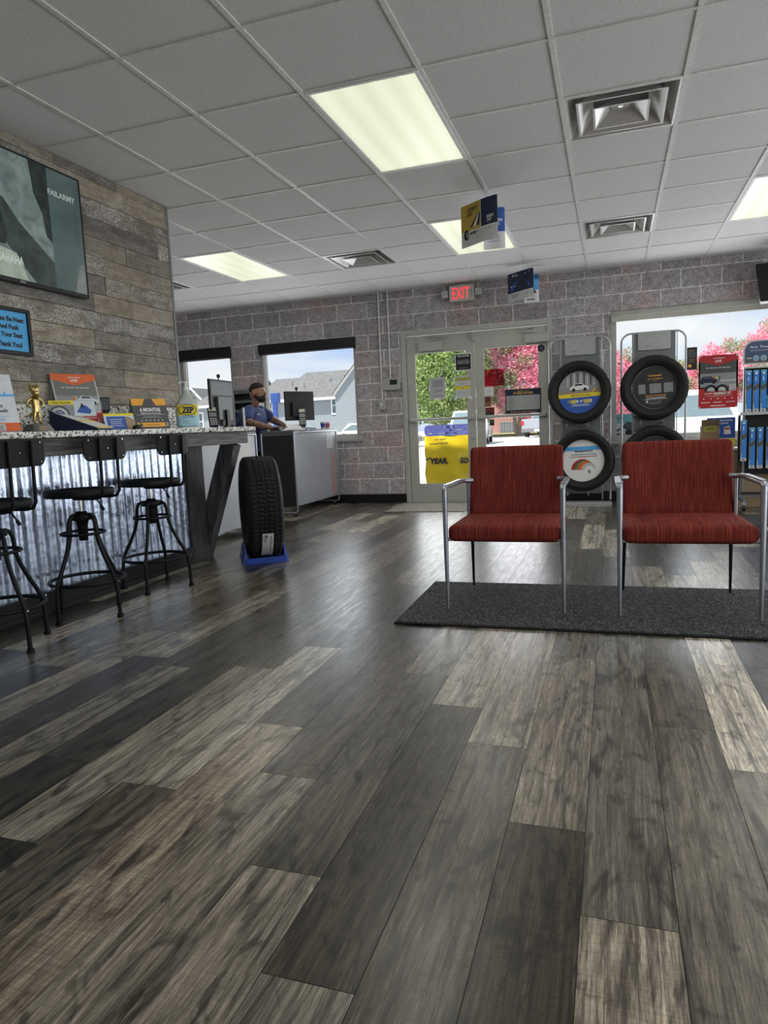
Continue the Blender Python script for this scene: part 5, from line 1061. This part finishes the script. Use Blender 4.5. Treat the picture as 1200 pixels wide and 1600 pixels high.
# ------------------------------------------------------------------ right window: posters, box, wiper display, speaker
def pr_photo(b, w, h): b.rect(-w/2, h*.6, w/2, h, I['teal'], 1); b.poly([(-w*.5, h*.25), (-w*.1, h*.45), (w*.2, h*.68), (w*.5, h*.6), (w*.5, 0), (-w*.5, 0)], I['dgrey'], 2); b.poly([(-w*.4, h*.2), (0, h*.4), (w*.3, h*.25), (w*.1, h*.1)], I['lgrey'], 3); b.disc((w*.25, -.003, h*.2), w*.16, I['black'], 16, 'Y', .0006); b.rect(-w*.3, h*.8, -w*.0, h*.84, I['maroon'], 3)
card('window_photo_card', 'photo card of a dark vehicle low in the window, behind the right rack', 'poster', .125, .735, .22, .265, I['pale'], pr_photo, y=8.47)
def pr_blk(b, w, h): b.rect(-w*.4, h*.55, w*.4, h*.8, I['dgrey'], 1); b.rect(-w*.35, h*.84, w*.3, h*.87, I['tan'], 1); b.lines(-w*.35, w*.35, h*.32, h*.5, 4, I['tan'], .003, 1); b.disc((-w*.2, -.001, h*.18), .018, I['amber'], 12, 'Y', .0006)
card('small_black_sign', 'narrow black card taped to the window beside the right rack', 'sign', .845, 1.455, .105, .245, I['black'], pr_blk, y=8.47)
def pr_red(b, w, h): pr_live(b, w, h, 'red', 'red'); [b.disc((sx*w*.47, -.004, zz), .008, I['white'], 8, 'Y', .0006) for sx in (-1, 1) for zz in (h*.02, h*.975)]
card('tyre_poster', 'red LIVE tyre poster with a dark car, hung in the right window', 'poster', 1.112, 1.021, .393, .577, I['white'], pr_red, y=8.47)
def brown_box():
    t = thing('cardboard_box', 'small open-topped brown carton behind the right red chair', 'box', (.965, 7.9, .60)); M = pm('kraft_board', (.24, .16, .09), .8)
    b = MB(); b.box(-.085, .085, -.06, .06, 0, .235, M); b.build('carton', t, bevel=.002); b = MB(); b.box(-.085, .085, -.062, -.06, .235, .30, pm('kraft_flap', (.12, .08, .045), .8)); b.rect(-.062, .175, .055, .245, ink('olivelabel', (.30, .28, .04)), 3, -.06); b.text('pads', 0, .2, .03, I['black'], y=-.062, L=4); b.build('flap', t)
brown_box()
def pr_alt(b, w, h):
    b.rect(-w/2, h*.32, w/2, h, I['blue'], 1); b.rect(-w/2, 0, w/2, h*.30, I['yellow'], 1); b.text('CERTIFIED AUTO REPAIR', 0, h*.88, .016, I['white'], w=w*.8, L=3, bold=.03); b.text('SERVICE CENTER', 0, h*.79, .014, I['white'], w=w*.5, L=3, bold=.03)
    b.tube(arc((-w*.2, -.002, h*.55), .04, 0, 360, 18, 'XZ')[:-1], .006, I['pale'], 5, True); b.poly([(w*.1, h*.45), (w*.35, h*.45), (w*.3, h*.72), (w*.1, h*.68)], I['white'], 3); b.rect(w*.12, h*.6, w*.3, h*.66, I['red'], 4); b.lines(-w*.4, w*.4, h*.05, h*.22, 3, I['mustard'], .004, 3)
card('service_sign', 'blue and yellow service sign standing behind the brown carton', 'sign', 1.085, .60, .27, .315, I['white'], pr_alt, y=8.0)
b = MB(); b.box(.72, 1.4, 7.82, 8.2, .585, .599, M_lgrey); b.box(.74, .77, 7.84, 8.18, 0, .585, M_lgrey); b.box(1.35, 1.38, 7.84, 8.18, 0, .585, M_lgrey)
b.v = [(x-1.06, y-8.01, z) for x, y, z in b.v]; b.build('display_table', loc=(1.06, 8.01, 0), bevel=.003, label='low pale table holding the brown carton, hidden by the right red chair', cat='table')
def wiper_rack():
    X0, Y0 = 1.20, 7.62; t = thing('wiper_display', 'blue and black wiper blade display stand with a blade header', 'display rack', (X0, Y0, 0), R(2)); W = .62
    b = MB(); 
    for x in (0, .04, W): b.box(x-.01, x+.01, .0, .03, .14, 1.40 if x else .93, M_blkpl if x == .0 else M_gpaint)
    b.box(.03, W, .03, .04, .34, 1.38, M_dark); b.build('posts', t)
    b = MB(); b.box(-.005, W+.01, -.05, .04, .93, .96, M_rackp); b.box(.02, W+.01, -.04, .04, 1.38, 1.40, M_rackp); b.build('rails', t, bevel=.003)
    b = MB(); b.box(.02, W+.02, -.04, -.01, .15, .17, M_blkpl); b.box(.0, .03, -.2, .2, .09, .115, M_gpaint); b.box(W-.03, W, -.2, .2, .09, .115, M_gpaint); b.box(.0, W, .0, .03, .115, .14, M_gpaint); b.build('base_frame', t, bevel=.003)
    for x in (.015, W-.015):
        for y in (-.18, .18): b = MB(); b.cyl((x-.012, y, .03), (x+.012, y, .03), .03, M_blkpl, 16); b.box(x-.016, x+.016, y-.01, y+.01, .03, .09, M_silver); b.build('caster', t)
    b = MB(); n = 10; P = [(0.02, 1.42)]+[(.02+.10-.10*math.cos(R(90*i/n)), 1.55+.10*math.sin(R(90*i/n))) for i in range(n+1)]+[(W, 1.66), (W, 1.42)]; b.prism(P, M_lgrey, 0, .012)
    Q = [(.035, 1.435)]+[(.035+.09-.09*math.cos(R(90*i/n)), 1.55+.088*math.sin(R(90*i/n))) for i in range(n+1)]+[(W, 1.645), (W, 1.435)]; b.poly(Q, ink('headerblue', (.04, .07, .15)), 2); b.poly([(.035, 1.435), (.035, 1.5), (W, 1.5), (W, 1.435)], I['dgrey'], 3)
    b.text('Are Your Blades Worn?', .075, 1.575, .026, I['white'], w=.46, L=4, bold=.0, shear=.1, align='LEFT'); b.lines(.075, .4, 1.545, 1.56, 1, I['lgrey'], .004, 4)
    for k in range(5): b.tube(arc((.135+.065*k, -.004, 1.478), .023, 0, 360, 16, 'XZ')[:-1], .003, I['white'], 5, True); b.disc((.135+.065*k, -.003, 1.478), .015, I['sky'], 12, 'Y', .001)
    b.text('REPLACE', .075, 1.475, .012, I['white'], w=.04, L=4, bold=.03); b.build('header_sign', t)
    b = MB(); b.M = Matrix.Translation((.17, -.06, 1.0)) @ Matrix.Rotation(R(-25), 4, 'X'); b.box(0, .2, 0, .01, 0, .13, I['cyan']); b.rect(.0, .09, .2, .13, I['sky'], 1); b.lines(.04, .16, .095, .125, 1, I['white'], .01, 2); b.build('leaflet_tray', t)
    return t
wiper_rack()
def wiper_pack():
    b = MB(); w, h = .052, .50; b.rbox(-w/2, w/2, 0, .012, 0, h, .006, pm('wiper_sleeve', (.30, .40, .50), .25), 3); b.poly([(-w*.25, h*.03), (w*.5, h*.03), (w*.5, h*.56), (w*.1, h*.55), (-w*.25, h*.45)], I['wiper'], 1); b.rect(-w*.4, h*.2, -w*.3, h*.95, I['black'], 3); b.poly([(-w*.5, h*.62), (w*.5, h*.7), (w*.5, h*.97), (-w*.5, h*.97)], I['wiper'], 1)
    b.poly([(-w*.5, h*.60), (w*.5, h*.70), (w*.5, h*.58), (-w*.3, h*.5)], I['dgrey'], 2); b.rect(-w/2, h*.95, w/2, h*.99, I['cyan'], 2); b.disc((0, -.002, h*.925), .012, I['white'], 12, 'Y', .001)
    for k in range(3): b.disc((-.003, -.002, h*(.76+.035*k)), .006, I['white'], 8, 'Y', .001)
    b.rbox(-w/2, w/2, -.001, .013, -.004, .035, .004, I['lgrey'], 3); b.rect(-w*.2, .01, w*.2, .022, I['dgrey'], 4); return b
wp = None
for row, (zt, xs) in enumerate(((1.365, (.055, .12, .185, .25, .315, .38, .445, .51)), (.915, (.02, .095, .165, .245, .315, .385, .455, .525)))):
    for k, x in enumerate(xs):
        if wp is None: wp = wiper_pack().build('wiper_blade_pack', group='wiper blade packs on the display'); o = wp
        else: o = wp.copy(); COL.objects.link(o)
        z = zt-.505*(.80 if row == 0 else 1.)
        if row == 0: o.scale = (1, 1, .80)
        elif k == 0: z += .075
        o.location = (1.20+x+.01, 7.62-.055+.0, z)
        which = ('first', 'second', 'third', 'fourth', 'fifth', 'sixth', 'seventh', 'eighth')[k]
        tag(o, '%s blue wiper blade pack from the left in the %s row of the stand' % (which, ('upper', 'lower')[row]), 'wiper blade')
t = thing('cardboard_box', 'large plain brown carton on the floor behind the wiper display', 'box', (1.58, 7.98, .0)); Mk = pm('kraft_large', (.33, .235, .15), .8, vary=.05)
b = MB(); b.box(-.42, .42, -.2, .25, .17, .56, Mk); b.box(-.42, .42, -.2, .25, 0, .17, Mk); b.box(-.003, .003, -.202, -.2, .0, .56, pm('tape', (.26, .18, .11), .4)); b.build('carton', t, bevel=.003)
b = MB(); b.text('TRALL', -.26, .42, .05, I['black'], y=-.2, L=2, bold=.02); b.build('lettering', t)
b = MB(); b.box(-.5, .6, -.42, .32, 0, .012, M_loop); b.build('floor_mat', loc=(1.62, 6.55+.26, 0), label='black mat on the floor in front of the wiper display', cat='mat', bevel=.003)
t = thing('wall_speaker', 'black wall speaker cut off at the right edge, above the window', 'speaker', (1.56, 8.12, 2.07), R(-10)); b = MB(); b.add([(-.16, -.13, .37), (.16, -.13, .37), (.16, .12, .37), (-.16, .12, .37), (-.11, -.08, 0), (.11, -.08, 0), (.11, .12, 0), (-.11, .12, 0)], [(0, 1, 2, 3), (7, 6, 5, 4), (0, 4, 5, 1), (1, 5, 6, 2), (2, 6, 7, 3), (3, 7, 4, 0)], M_blkpl); b.build('cabinet', t, bevel=.006)
b = MB(); b.box(-.03, .03, .1, .36, .15, .2, M_blkpl); b.build('bracket', t)
t = thing('handrail', 'pale rod end at the right edge, beyond the right chair arm', 'rail', (1.12, 4.6, 0)); b = MB(); b.tube([(-.035, 0, .70), (.5, 0, .70)], .02, M_white, 12); b.build('rail', t); b = MB(); b.tube([(.1, 0, 0), (.1, 0, .70)], .012, M_silver, 10); b.tube([(.45, 0, 0), (.45, 0, .70)], .012, M_silver, 10); b.build('leg', t)

# ------------------------------------------------------------------ outside
M_lot = pm('sunlit_concrete_lot', (.62, .61, .59), .9, vary=.07, vscale=.8, spec=.1)
b = MB(); b.box(-90, 60, YW+.2, 130, -.1, -.02, M_lot); b.box(-90, 60, -20, YN-.2, -.1, -.02, M_lot); b.box(XR+.2, 60, YN-.2, YW+.2, -.1, -.02, M_lot) ; b.build('ground', kind='structure')
M_line = pm('lot_line', (.75, .72, .6), .9)
b = MB()
for k in range(3): b.box(-7.2+2.7*k, -7.08+2.7*k, 36, 41, -.02, -.014, M_line)
b.build('parking_line', kind='structure')
Mg = pm('dry_grass', (.26, .24, .11), .95, vary=.3, vscale=3); b = MB(); b.box(-15.5, 14, 51, 60, -.02, .12, Mg); b.build('grass_verge', kind='stuff', label='strip of dry grass beyond the parking lot', cat='grass')
def brick_building():
    t = thing('brick_building', 'low red brick building behind the pink crape myrtles', 'building', (-6, 62, 0)); b = MB(); b.box(-8, 14, 0, 8, 0, 3.4, mat_brickwall()); b.build('wall', t); b = MB(); b.box(-8.3, 14.3, -.3, 8.3, 3.4, 3.7, M_white); b.build('roof', t)
brick_building()
t = thing('air_conditioner', 'outdoor air conditioner box against the brick building', 'air conditioner', (-8.65, 60.6, .1)); b = MB(); b.box(-.6, .6, -.5, .5, -.12, .95, pm('ac_slate', (.16, .19, .23), .5)); b.build('cabinet', t, bevel=.02); b = MB()
for k in range(5): b.box(-.52+.24*k, -.48+.24*k, -.53, -.5, .08, .88, M_lgrey)
b.box(-.6, .6, -.53, -.5, .9, .95, M_lgrey); b.build('grille', t)
def house(label, loc, parts):
    t = thing('house', label, 'house', loc, group='grey sided houses beyond the lot'); parts(t); return t
M_sh, M_sid, M_trim = mat_shingle(), mat_siding(), pm('white_house_trim', (.80, .80, .80), .6)
def win_part(t, x, z, w, h, y=-.03):
    f = thing('window', None, None); f.parent = t; f.location = (x, y, z); del_keys(f)
    b = MB(); b.box(-w/2-.12, w/2+.12, -.03, .02, -.12, 0, M_trim); b.box(-w/2-.12, w/2+.12, -.03, .02, h, h+.12, M_trim); b.box(-w/2-.12, -w/2, -.03, .02, 0, h, M_trim); b.box(w/2, w/2+.12, -.03, .02, 0, h, M_trim); b.box(-w/2, w/2, -.03, .02, h/2-.03, h/2+.03, M_trim); b.box(-.02, .02, -.03, .02, h/2, h, M_trim); b.build('sash', f)
    b = MB(); b.box(-w/2, w/2, -.0, .01, 0, h, pm('house_window_glass', (.10, .15, .17), .1)); b.build('pane', f)
def hA(t):   # long house in the second window: eave facing us, projecting wing on the right
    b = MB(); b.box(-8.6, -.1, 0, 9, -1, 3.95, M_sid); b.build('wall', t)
    b = MB(); b.add([(-9.6, -.5, 4.0), (0.2, -.5, 4.0), (.2, 5, 6.9), (-6.2, 5, 6.9), (-6.9, 5, 6.45), (-9.6, 5, 6.45)], [(0, 1, 2, 3, 4, 5)], M_sh); b.add([(-9.6, -.5, 3.95), (.2, -.5, 3.95), (.2, 5, 6.85), (-6.2, 5, 6.85), (-6.9, 5, 6.4), (-9.6, 5, 6.4)], [(5, 4, 3, 2, 1, 0)], M_sh); b.build('roof', t)
    b = MB(); b.box(-9.6, .2, -.55, -.42, 3.82, 4.06, M_trim); b.box(-.18, .02, -.5, 0, -.5, 3.9, M_trim); b.build('gutter', t)
    b = MB(); b.box(.1, 3.6, -3, 4, -1, 4.2, M_sid); b.add([(.1, -3, 4.2), (3.6, -3, 4.2), (3.6, -3, 8.2)], [(0, 1, 2)], M_sid); b.beam((.0, -3.05, 4.1), (3.7, -3.05, 8.3), .2, .12, M_trim); b.build('wing_wall', t)
    b = MB(); b.add([(-.1, -3.3, 4.1), (-.1, 4, 4.1), (3.7, 4, 8.4), (3.7, -3.3, 8.4)], [(0, 1, 2, 3)], M_sh); b.build('wing_roof', t)
    win_part(t, -5.05, 2.55, .85, 1.45); win_part(t, -1.0, 2.55, .85, 1.45); win_part(t, -8.1, 2.55, .8, 1.45)
    b = MB(); b.box(-2.2, -.4, -.06, 0, .6, .9, M_trim); b.build('porch_band', t)
    for x, z in ((-6.6, 5.6), (-5.1, 5.3), (-2.6, 5.7), (-1.3, 5.9)): b = MB(); y = -.5+(z-4)/2.9*5.5; b.cyl((x, y, z-.1), (x, y, z+.35), .05, M_gpaint, 8); b.build('vent_pipe', t)
house('grey sided house with two white windows, seen through the wide left window', (-23.3, 60, 0), hA)
def hB(t):
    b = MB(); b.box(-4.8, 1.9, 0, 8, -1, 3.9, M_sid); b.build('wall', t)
    b = MB(); b.add([(-5.3, -.4, 3.85), (2.2, -.4, 3.85), (2.2, 4, 6.6), (-1.2, 4, 6.6), (-5.3, .5, 3.9)], [(0, 1, 2, 3, 4)], M_sh); b.add([(-5.3, 8, 3.9), (-1.2, 4, 6.6), (2.2, 4, 6.6), (2.2, 8, 3.9)], [(0, 1, 2, 3)], M_sh); b.add([(-5.3, -.4, 3.85), (-5.3, .5, 3.9), (-1.2, 4, 6.6), (-5.3, 8, 3.9)], [(0, 1, 2, 3)], M_sh); b.build('roof', t)
    b = MB(); b.box(-5.3, 2.2, -.5, -.38, 3.7, 3.95, M_trim); b.build('gutter', t); win_part(t, -3.6, 1.6, .9, 1.6)
house('hip-roofed grey house filling the narrow left window', (-35.6, 60, 0), hB)
def hC(t):
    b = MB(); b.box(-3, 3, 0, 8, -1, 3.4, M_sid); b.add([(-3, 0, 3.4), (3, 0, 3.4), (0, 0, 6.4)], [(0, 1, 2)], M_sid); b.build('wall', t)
    b = MB(); 
    for s in (-1, 1): b.add([(s*3.3, -.4, 3.1), (0, -.4, 6.5), (0, 8, 6.5), (s*3.3, 8, 3.1)], [(0, 1, 2, 3)], M_sh); b.beam((s*3.3, -.45, 3.05), (0, -.45, 6.45), .2, .1, M_trim)
    b.build('roof', t)
house('gabled pale house behind the soap jug pump', (-45.6, 69, 0), hC)

# trees
LEAF_G = mat_leaf('summer_leaves', [(0, (.10, .17, .06)), (.5, (.30, .44, .15)), (1, (.66, .72, .36))]); LEAF_D = mat_leaf('dark_leaves', [(0, (.16, .20, .11)), (.5, (.34, .40, .22)), (1, (.60, .62, .42))]); BLOOM = mat_leaf('crape_blossom', [(0, (.62, .14, .24)), (.5, (.88, .36, .48)), (1, (.98, .68, .76))])
def tree(name, label, loc, blobs, n, leaf=.3, bloom=0., base=LEAF_G, trunk=True, group='trees beyond the parking lot'):
    t = thing(name, label, 'tree', loc, group=group); rg = np.random.default_rng(abs(hash(label)) % 1000 if False else len(label)*7+int(n))
    tot = sum(r[0]*r[2] for _, r in blobs); V = []; mi = []; tone = []
    for (c, r) in blobs:
        k = int(2.4*n*r[0]*r[2]/tot); d = rg.normal(size=(k, 3)); d /= np.linalg.norm(d, axis=1)[:, None]; rad = rg.uniform(.55, 1.06, k)**.6; lump = 1+.16*np.sin(d[:, 0]*7+c[0])*np.sin(d[:, 2]*8+c[2]) + .08*np.sin(d[:, 1]*13)
        P = np.array(c)+d*np.array(r)*(rad*lump)[:, None]; P = P[P[:, 2] > .2]; k = len(P)
        a = rg.normal(size=(k, 3)); a /= np.linalg.norm(a, axis=1)[:, None]; q = rg.normal(size=(k, 3)); q = np.cross(a, q); q /= np.linalg.norm(q, axis=1)[:, None]; s = .66*leaf*rg.uniform(.5, 1.2, k)[:, None]/2
        V.append(np.stack([P-a*s, P-q*s*.6, P+a*s, P+q*s*.6], 1))
        bl = (np.sin(P[:, 0]*2.1+c[1])*np.sin(P[:, 2]*2.6+1)+np.sin(P[:, 1]*2.3+P[:, 0]*1.3)*.6+rg.normal(0, .35, k)) < (bloom*2.4-1.2) if bloom else np.zeros(k, bool)
        mi.append(bl.astype(int)); tone.append(np.clip(rg.normal(.55, .22, k), 0, 1))
    V = np.concatenate(V).reshape(-1, 3); mi = np.concatenate(mi); tone = np.concatenate(tone); k = len(mi)
    me = bpy.data.meshes.new('foliage'); me.vertices.add(4*k); me.vertices.foreach_set('co', V.ravel()); me.loops.add(4*k); me.loops.foreach_set('vertex_index', np.arange(4*k)); me.polygons.add(k); me.polygons.foreach_set('loop_start', np.arange(k)*4); me.polygons.foreach_set('loop_total', np.full(k, 4))
    me.materials.append(base); me.materials.append(BLOOM); me.polygons.foreach_set('material_index', mi); me.update(calc_edges=True)
    at = me.color_attributes.new('plank', 'FLOAT_COLOR', 'CORNER'); cc = np.repeat(np.stack([tone, tone, tone, np.ones(k)], 1), 4, axis=0); at.data.foreach_set('color', cc.ravel().astype(np.float32))
    o = bpy.data.objects.new('foliage', me); COL.objects.link(o); o.parent = t
    if trunk:
        b = MB(); H = min(c[2] for c, r in blobs); Mb = pm('bark', (.30, .25, .20), .9, vary=.2, vscale=6)
        for s in (-1, 0, 1): b.tube([(s*.18, 0, 0), (s*.35, .1*s, H*.45), (s*.9, .2*s, H*1.0), (s*1.3, .2, H*1.3)], [.16, .12, .09, .05], Mb, 8)
        b.build('trunk', t)
    return t
tree('shade_tree', 'broad bright green tree filling the left door glass', (-11.3, 47, 0), [((0, 0, 4.2), (2.6, 2.2, 2.6)), ((-2.4, .5, 5.6), (2.2, 2, 2.4)), ((1.6, 0, 6.0), (2.0, 2, 2.6)), ((-.6, -.4, 2.7), (2.6, 1.6, 1.7)), ((-3.6, 0, 3.2), (2.0, 1.6, 1.8)), ((0, 0, 8.2), (3, 2, 2.4))], 17000, .34, 0)
tree('crape_myrtle', 'big pink flowering crape myrtle filling the right door glass', (-6.2, 49.5, 0), [((0, 0, 4.0), (2.6, 2, 2.5)), ((1.6, 0, 5.6), (2.2, 1.8, 2.2)), ((-1.6, -.3, 5.4), (1.9, 1.6, 2.3)), ((.2, -.5, 3.0), (2.4, 1.3, 1.7)), ((0, 0, 7.6), (2.4, 2, 2.0))], 16000, .30, .66, LEAF_D)
tree('crape_myrtle', 'pink crape myrtle just left of the window rack', (.2, 49, 0), [((-.1, 0, 3.6), (1.7, 1.5, 2.0)), ((.9, 0, 2.9), (1.3, 1.2, 2.0)), ((-.8, 0, 2.4), (1.6, 1.2, 1.7))], 8000, .27, .66, LEAF_D)
tree('shade_tree', 'pale green tree showing between the window rack and the red poster', (4.2, 52, 0), [((0, 0, 3.2), (1.6, 1.5, 1.7)), ((1.6, 0, 3.4), (1.4, 1.3, 1.6)), ((-1.2, 0, 2.2), (1.6, 1.2, 1.5))], 7000, .27, .12)
tree('crape_myrtle', 'pink crape myrtle behind the red window poster', (6.4, 49, 0), [((0, 0, 3.2), (1.9, 1.5, 1.9)), ((1.2, 0, 4.0), (1.5, 1.3, 1.6)), ((-1.3, 0, 2.2), (1.7, 1.2, 1.7))], 8000, .27, .62, LEAF_D)
tree('crape_myrtle', 'tallest pink crape myrtle at the right edge of the window', (9.8, 48, 0), [((-.4, 0, 4.2), (1.8, 1.5, 2.2)), ((1.0, 0, 5.0), (1.7, 1.4, 2.0)), ((0, 0, 2.6), (2.3, 1.4, 1.8))], 9000, .27, .7, LEAF_D)
tree('shrub', 'low green shrub in front of the brick building', (-3.6, 58, 0), [((0, 0, .9), (.8, .7, .9))], 1500, .2, 0, trunk=False, group='shrubs by the brick building')
# vehicles
def vehicle(name, label, cat, loc, rz, L, Wd, H, paint, style, group='vehicles parked outside'):
    t = thing(name, label, cat, loc, rz, group); hw = Wd/2; hb = H*.56; g = .22*H/1.6+.08      # local: front toward +X
    if style == 'pickup': body = [(-L/2, g), (-L/2, hb+.08), (-L*.08, hb+.08), (-L*.07, hb), (L*.30, hb), (L*.47, hb-.1), (L/2, hb-.25), (L/2, g)]; cab = [(-L*.09, hb), (-L*.08, H-.04), (-L*.04, H), (L*.12, H), (L*.16, H-.04), (L*.28, hb)]
    elif style == 'suv': body = [(-L/2, g), (-L/2, hb-.05), (-L*.48, hb), (L*.24, hb), (L*.44, hb-.1), (L/2, hb-.3), (L/2, g)]; cab = [(-L*.48, hb), (-L*.43, H-.06), (-L*.36, H), (L*.08, H), (L*.13, H-.05), (L*.27, hb)]
    else: body = [(-L/2, g), (-L/2, hb-.12), (-L*.46, hb-.02), (L*.22, hb), (L*.44, hb-.12), (L/2, hb-.3), (L/2, g)]; cab = [(-L*.36, hb), (-L*.24, H-.04), (-L*.18, H), (L*.06, H), (L*.10, H-.04), (L*.24, hb)]
    b = MB(); b.prism(body, paint, -hw, hw); b.build('body', t, bevel=.06, bseg=3)
    b = MB(); n = len(cab); inn = .12; cx = sum(p[0] for p in cab)/n
    vs = []
    for s in (-1, 1):
        for x, z in cab: f = (z-hb)/(H-hb); vs.append((x, s*(hw-.03-inn*f), z))
    b.add(vs, [tuple(range(n)), tuple(range(n, 2*n))[::-1]]+[(i, i+n, (i+1) % n+n, (i+1) % n) for i in range(n)], paint); b.build('cabin', t, bevel=.04)
    Gm = pm('car_glass', (.16, .22, .25), .08); b = MB()
    for s in (-1, 1):
        f0, f1 = .12, .82; a = [p for p in cab]; x0, x1 = cab[0][0], cab[-1][0]; xt0, xt1 = cab[2][0], cab[-3][0]
        q = lambda x, f: (x, s*(hw-.02-inn*f), hb+(H-hb)*f); b.add([q(x0+.12, f0), q(x1-.18, f0), q(xt1-.0, f1), q(xt0+.05, f1)], [(0, 1, 2, 3) if s < 0 else (3, 2, 1, 0)], Gm)
    for xb_, xt_, d in ((cab[-1][0], cab[-2][0], .012), (cab[0][0], cab[1][0], -.012)):
        q = lambda f, yy: (xb_+(xt_-xb_)*f+d, yy*(hw-.14-inn*f), hb+(H-.04-hb)*f); b.add([q(.1, -1), q(.1, 1), q(.92, 1), q(.92, -1)], [(0, 1, 2, 3)], Gm)
    b.build('windows', t)
    for sx in (-.31, .31):
        for s in (-1, 1):
            b = MB(); r = .34; b.cyl((sx*L, s*(hw-.2), r), (sx*L, s*(hw+.01), r), r, M_rubber, 28); b.cyl((sx*L, s*(hw), r), (sx*L, s*(hw+.02), r), r*.6, M_silver, 20); b.build('wheel', t, loc=(0, 0, 0))
    for s in (-1, 1):
        b = MB(); b.box(-L/2-.02, -L/2+.03, s*hw-.02 if s < 0 else s*hw-.16, s*hw+.16 if s < 0 else s*hw+.02, hb-.28, hb-.02, pm('tail_lamp', (.55, .02, .02), .3)); b.build('tail_light', t)
        b = MB(); b.box(L/2-.03, L/2+.02, s*hw-.02 if s < 0 else s*hw-.36, s*hw+.36 if s < 0 else s*hw+.02, hb-.42, hb-.26, M_lgrey); b.build('headlight', t)
    b = MB(); b.box(-L/2-.06, -L/2+.04, -hw, hw, g-.02, g+.2, M_gpaint); b.box(L/2-.04, L/2+.06, -hw, hw, g-.02, g+.18, M_gpaint); b.box(-L/2-.065, -L/2-.055, -.16, .16, g+.02, g+.16, I['white']); b.build('bumpers', t, bevel=.02); return t
Pw = pm('white_car_paint', (.80, .80, .80), .25, vary=.01, coat=.5); Psv = pm('silver_car_paint', (.42, .45, .50), .3, .4, vary=.02, coat=.5)
vehicle('pickup_truck', 'silver pickup parked across the lot, seen from behind through the right door', 'pickup truck', (-4.0, 46, 0), R(82), 5.4, 1.95, 1.85, Psv, 'pickup')
vehicle('suv', 'white sport utility vehicle behind the yellow tyre rack cover', 'car', (-6.75, 34.5, 0), R(-84), 4.7, 1.9, 1.65, Pw, 'suv')
vehicle('car', 'pale car at the left edge of the door glass', 'car', (-10.6, 33.5, 0), R(-60), 4.6, 1.85, 1.45, Pw, 'car')
vehicle('pickup_truck', 'white pickup parked right outside the big window', 'pickup truck', (2.1, 17.5, 0), R(180), 5.6, 2.0, 1.5, Pw, 'pickup')
vehicle('car', 'white car far beyond the wide left window, by the house', 'car', (-18.9, 52, 0), R(10), 4.5, 1.8, 1.45, Pw, 'car')
b = MB(); b.box(-.045, .045, -.045, .045, 0, 1.6, pm('blue_post_paint', (.03, .09, .32), .5)); b.box(-.07, .10, -.05, .05, 1.55, 1.74, MATS['blue_post_paint']); b.build('blue_sign_post', loc=(-6.13, 12.0, -.02), bevel=.01, label='blue post outside the wide left window, beside the man', cat='post')
# yellow cover over an outdoor tyre rack
def yellow_rack():
    t = thing('covered_tyre_rack', 'tyre rack outside the left door under a yellow printed cover', 'tyre rack', (-2.17, 9.62, -.02)); My = pm('yellow_vinyl', (.92, .70, .02), .5, vary=.03, vscale=5)
    w, d, z0, z1 = .335, .22, .13, .84; n = 16; m = 12; vs = []; fs = []; rr = random.Random(4)
    ring = []
    for i in range(n): ring.append((-w+2*w*i/n, -d))
    for i in range(6): ring.append((w, -d+2*d*i/6))
    for i in range(n): ring.append((w-2*w*i/n, d))
    for i in range(6): ring.append((-w, d-2*d*i/6))
    K = len(ring)
    for j in range(m+1):
        f = j/m; z = z0+(z1-z0)*f
        for k, (x, y) in enumerate(ring):
            wv = .016*(1-f)*math.sin(k*1.15+j*.7)+.008*math.sin(k*.6+j); s = 1.0-(.03 if j == 0 else 0); vs.append((x*s+(.012*math.sin(j*1.3+k*.4)*(1-f)), (y+(-1 if y < 0 else 1)*wv)*s, z+(.018*math.sin(k*.8) if j == 0 else 0)))
    for j in range(m):
        for k in range(K): fs.append((j*K+k, j*K+(k+1) % K, (j+1)*K+(k+1) % K, (j+1)*K+k))
    b = MB(); b.add(vs, fs, My, True); b.add([(x, y, z1) for x, y in ring], [tuple(range(K))], My); b.build('cover', t)
    b = MB(); b.rbox(-w*.99, w*.99, -d, d, z1, z1+.15, .05, ink('coverblue', (.10, .13, .42))); rr = random.Random(3)
    for k in range(26): x = rr.uniform(-w*.9, w*.85); z = z1+rr.choice((.03, .07, .11)); b.rect(x, z, x+rr.uniform(.02, .06), z+.012, I[rr.choice(('navy', 'lgrey', 'grey'))], 2, -d)
    b.build('top_cover', t, label='dark blue printed top cover')
    b = MB(); b.text('YEAR.', -.13, .455, .075, I['navy'], w=.26, y=-d-.022, L=1, bold=.05, shear=.15); b.text('GOO', .25, .455, .075, I['navy'], w=.17, y=-d-.022, L=1, bold=.05, shear=.15); b.poly([(-.31, .53), (-.25, .545), (-.24, .535), (-.29, .52), (-.31, .47)], I['navy'], 1, -d-.022)
    b.text('Thank you', -.10, .78, .026, I['navy'], w=.17, y=-d-.022, L=1, bold=.03, shear=-.2, mirror=True); b.text('for your business', -.13, .725, .02, I['navy'], w=.26, y=-d-.022, L=1, bold=.04, shear=-.2, mirror=True); b.build('lettering', t)
    b = MB(); 
    for sx in (-1, 1):
        for sy in (-1, 1): b.tube([(sx*.29, sy*.17, 0), (sx*.29, sy*.17, .8)], .014, M_gpaint, 8)
    b.build('rack_frame', t)
yellow_rack()
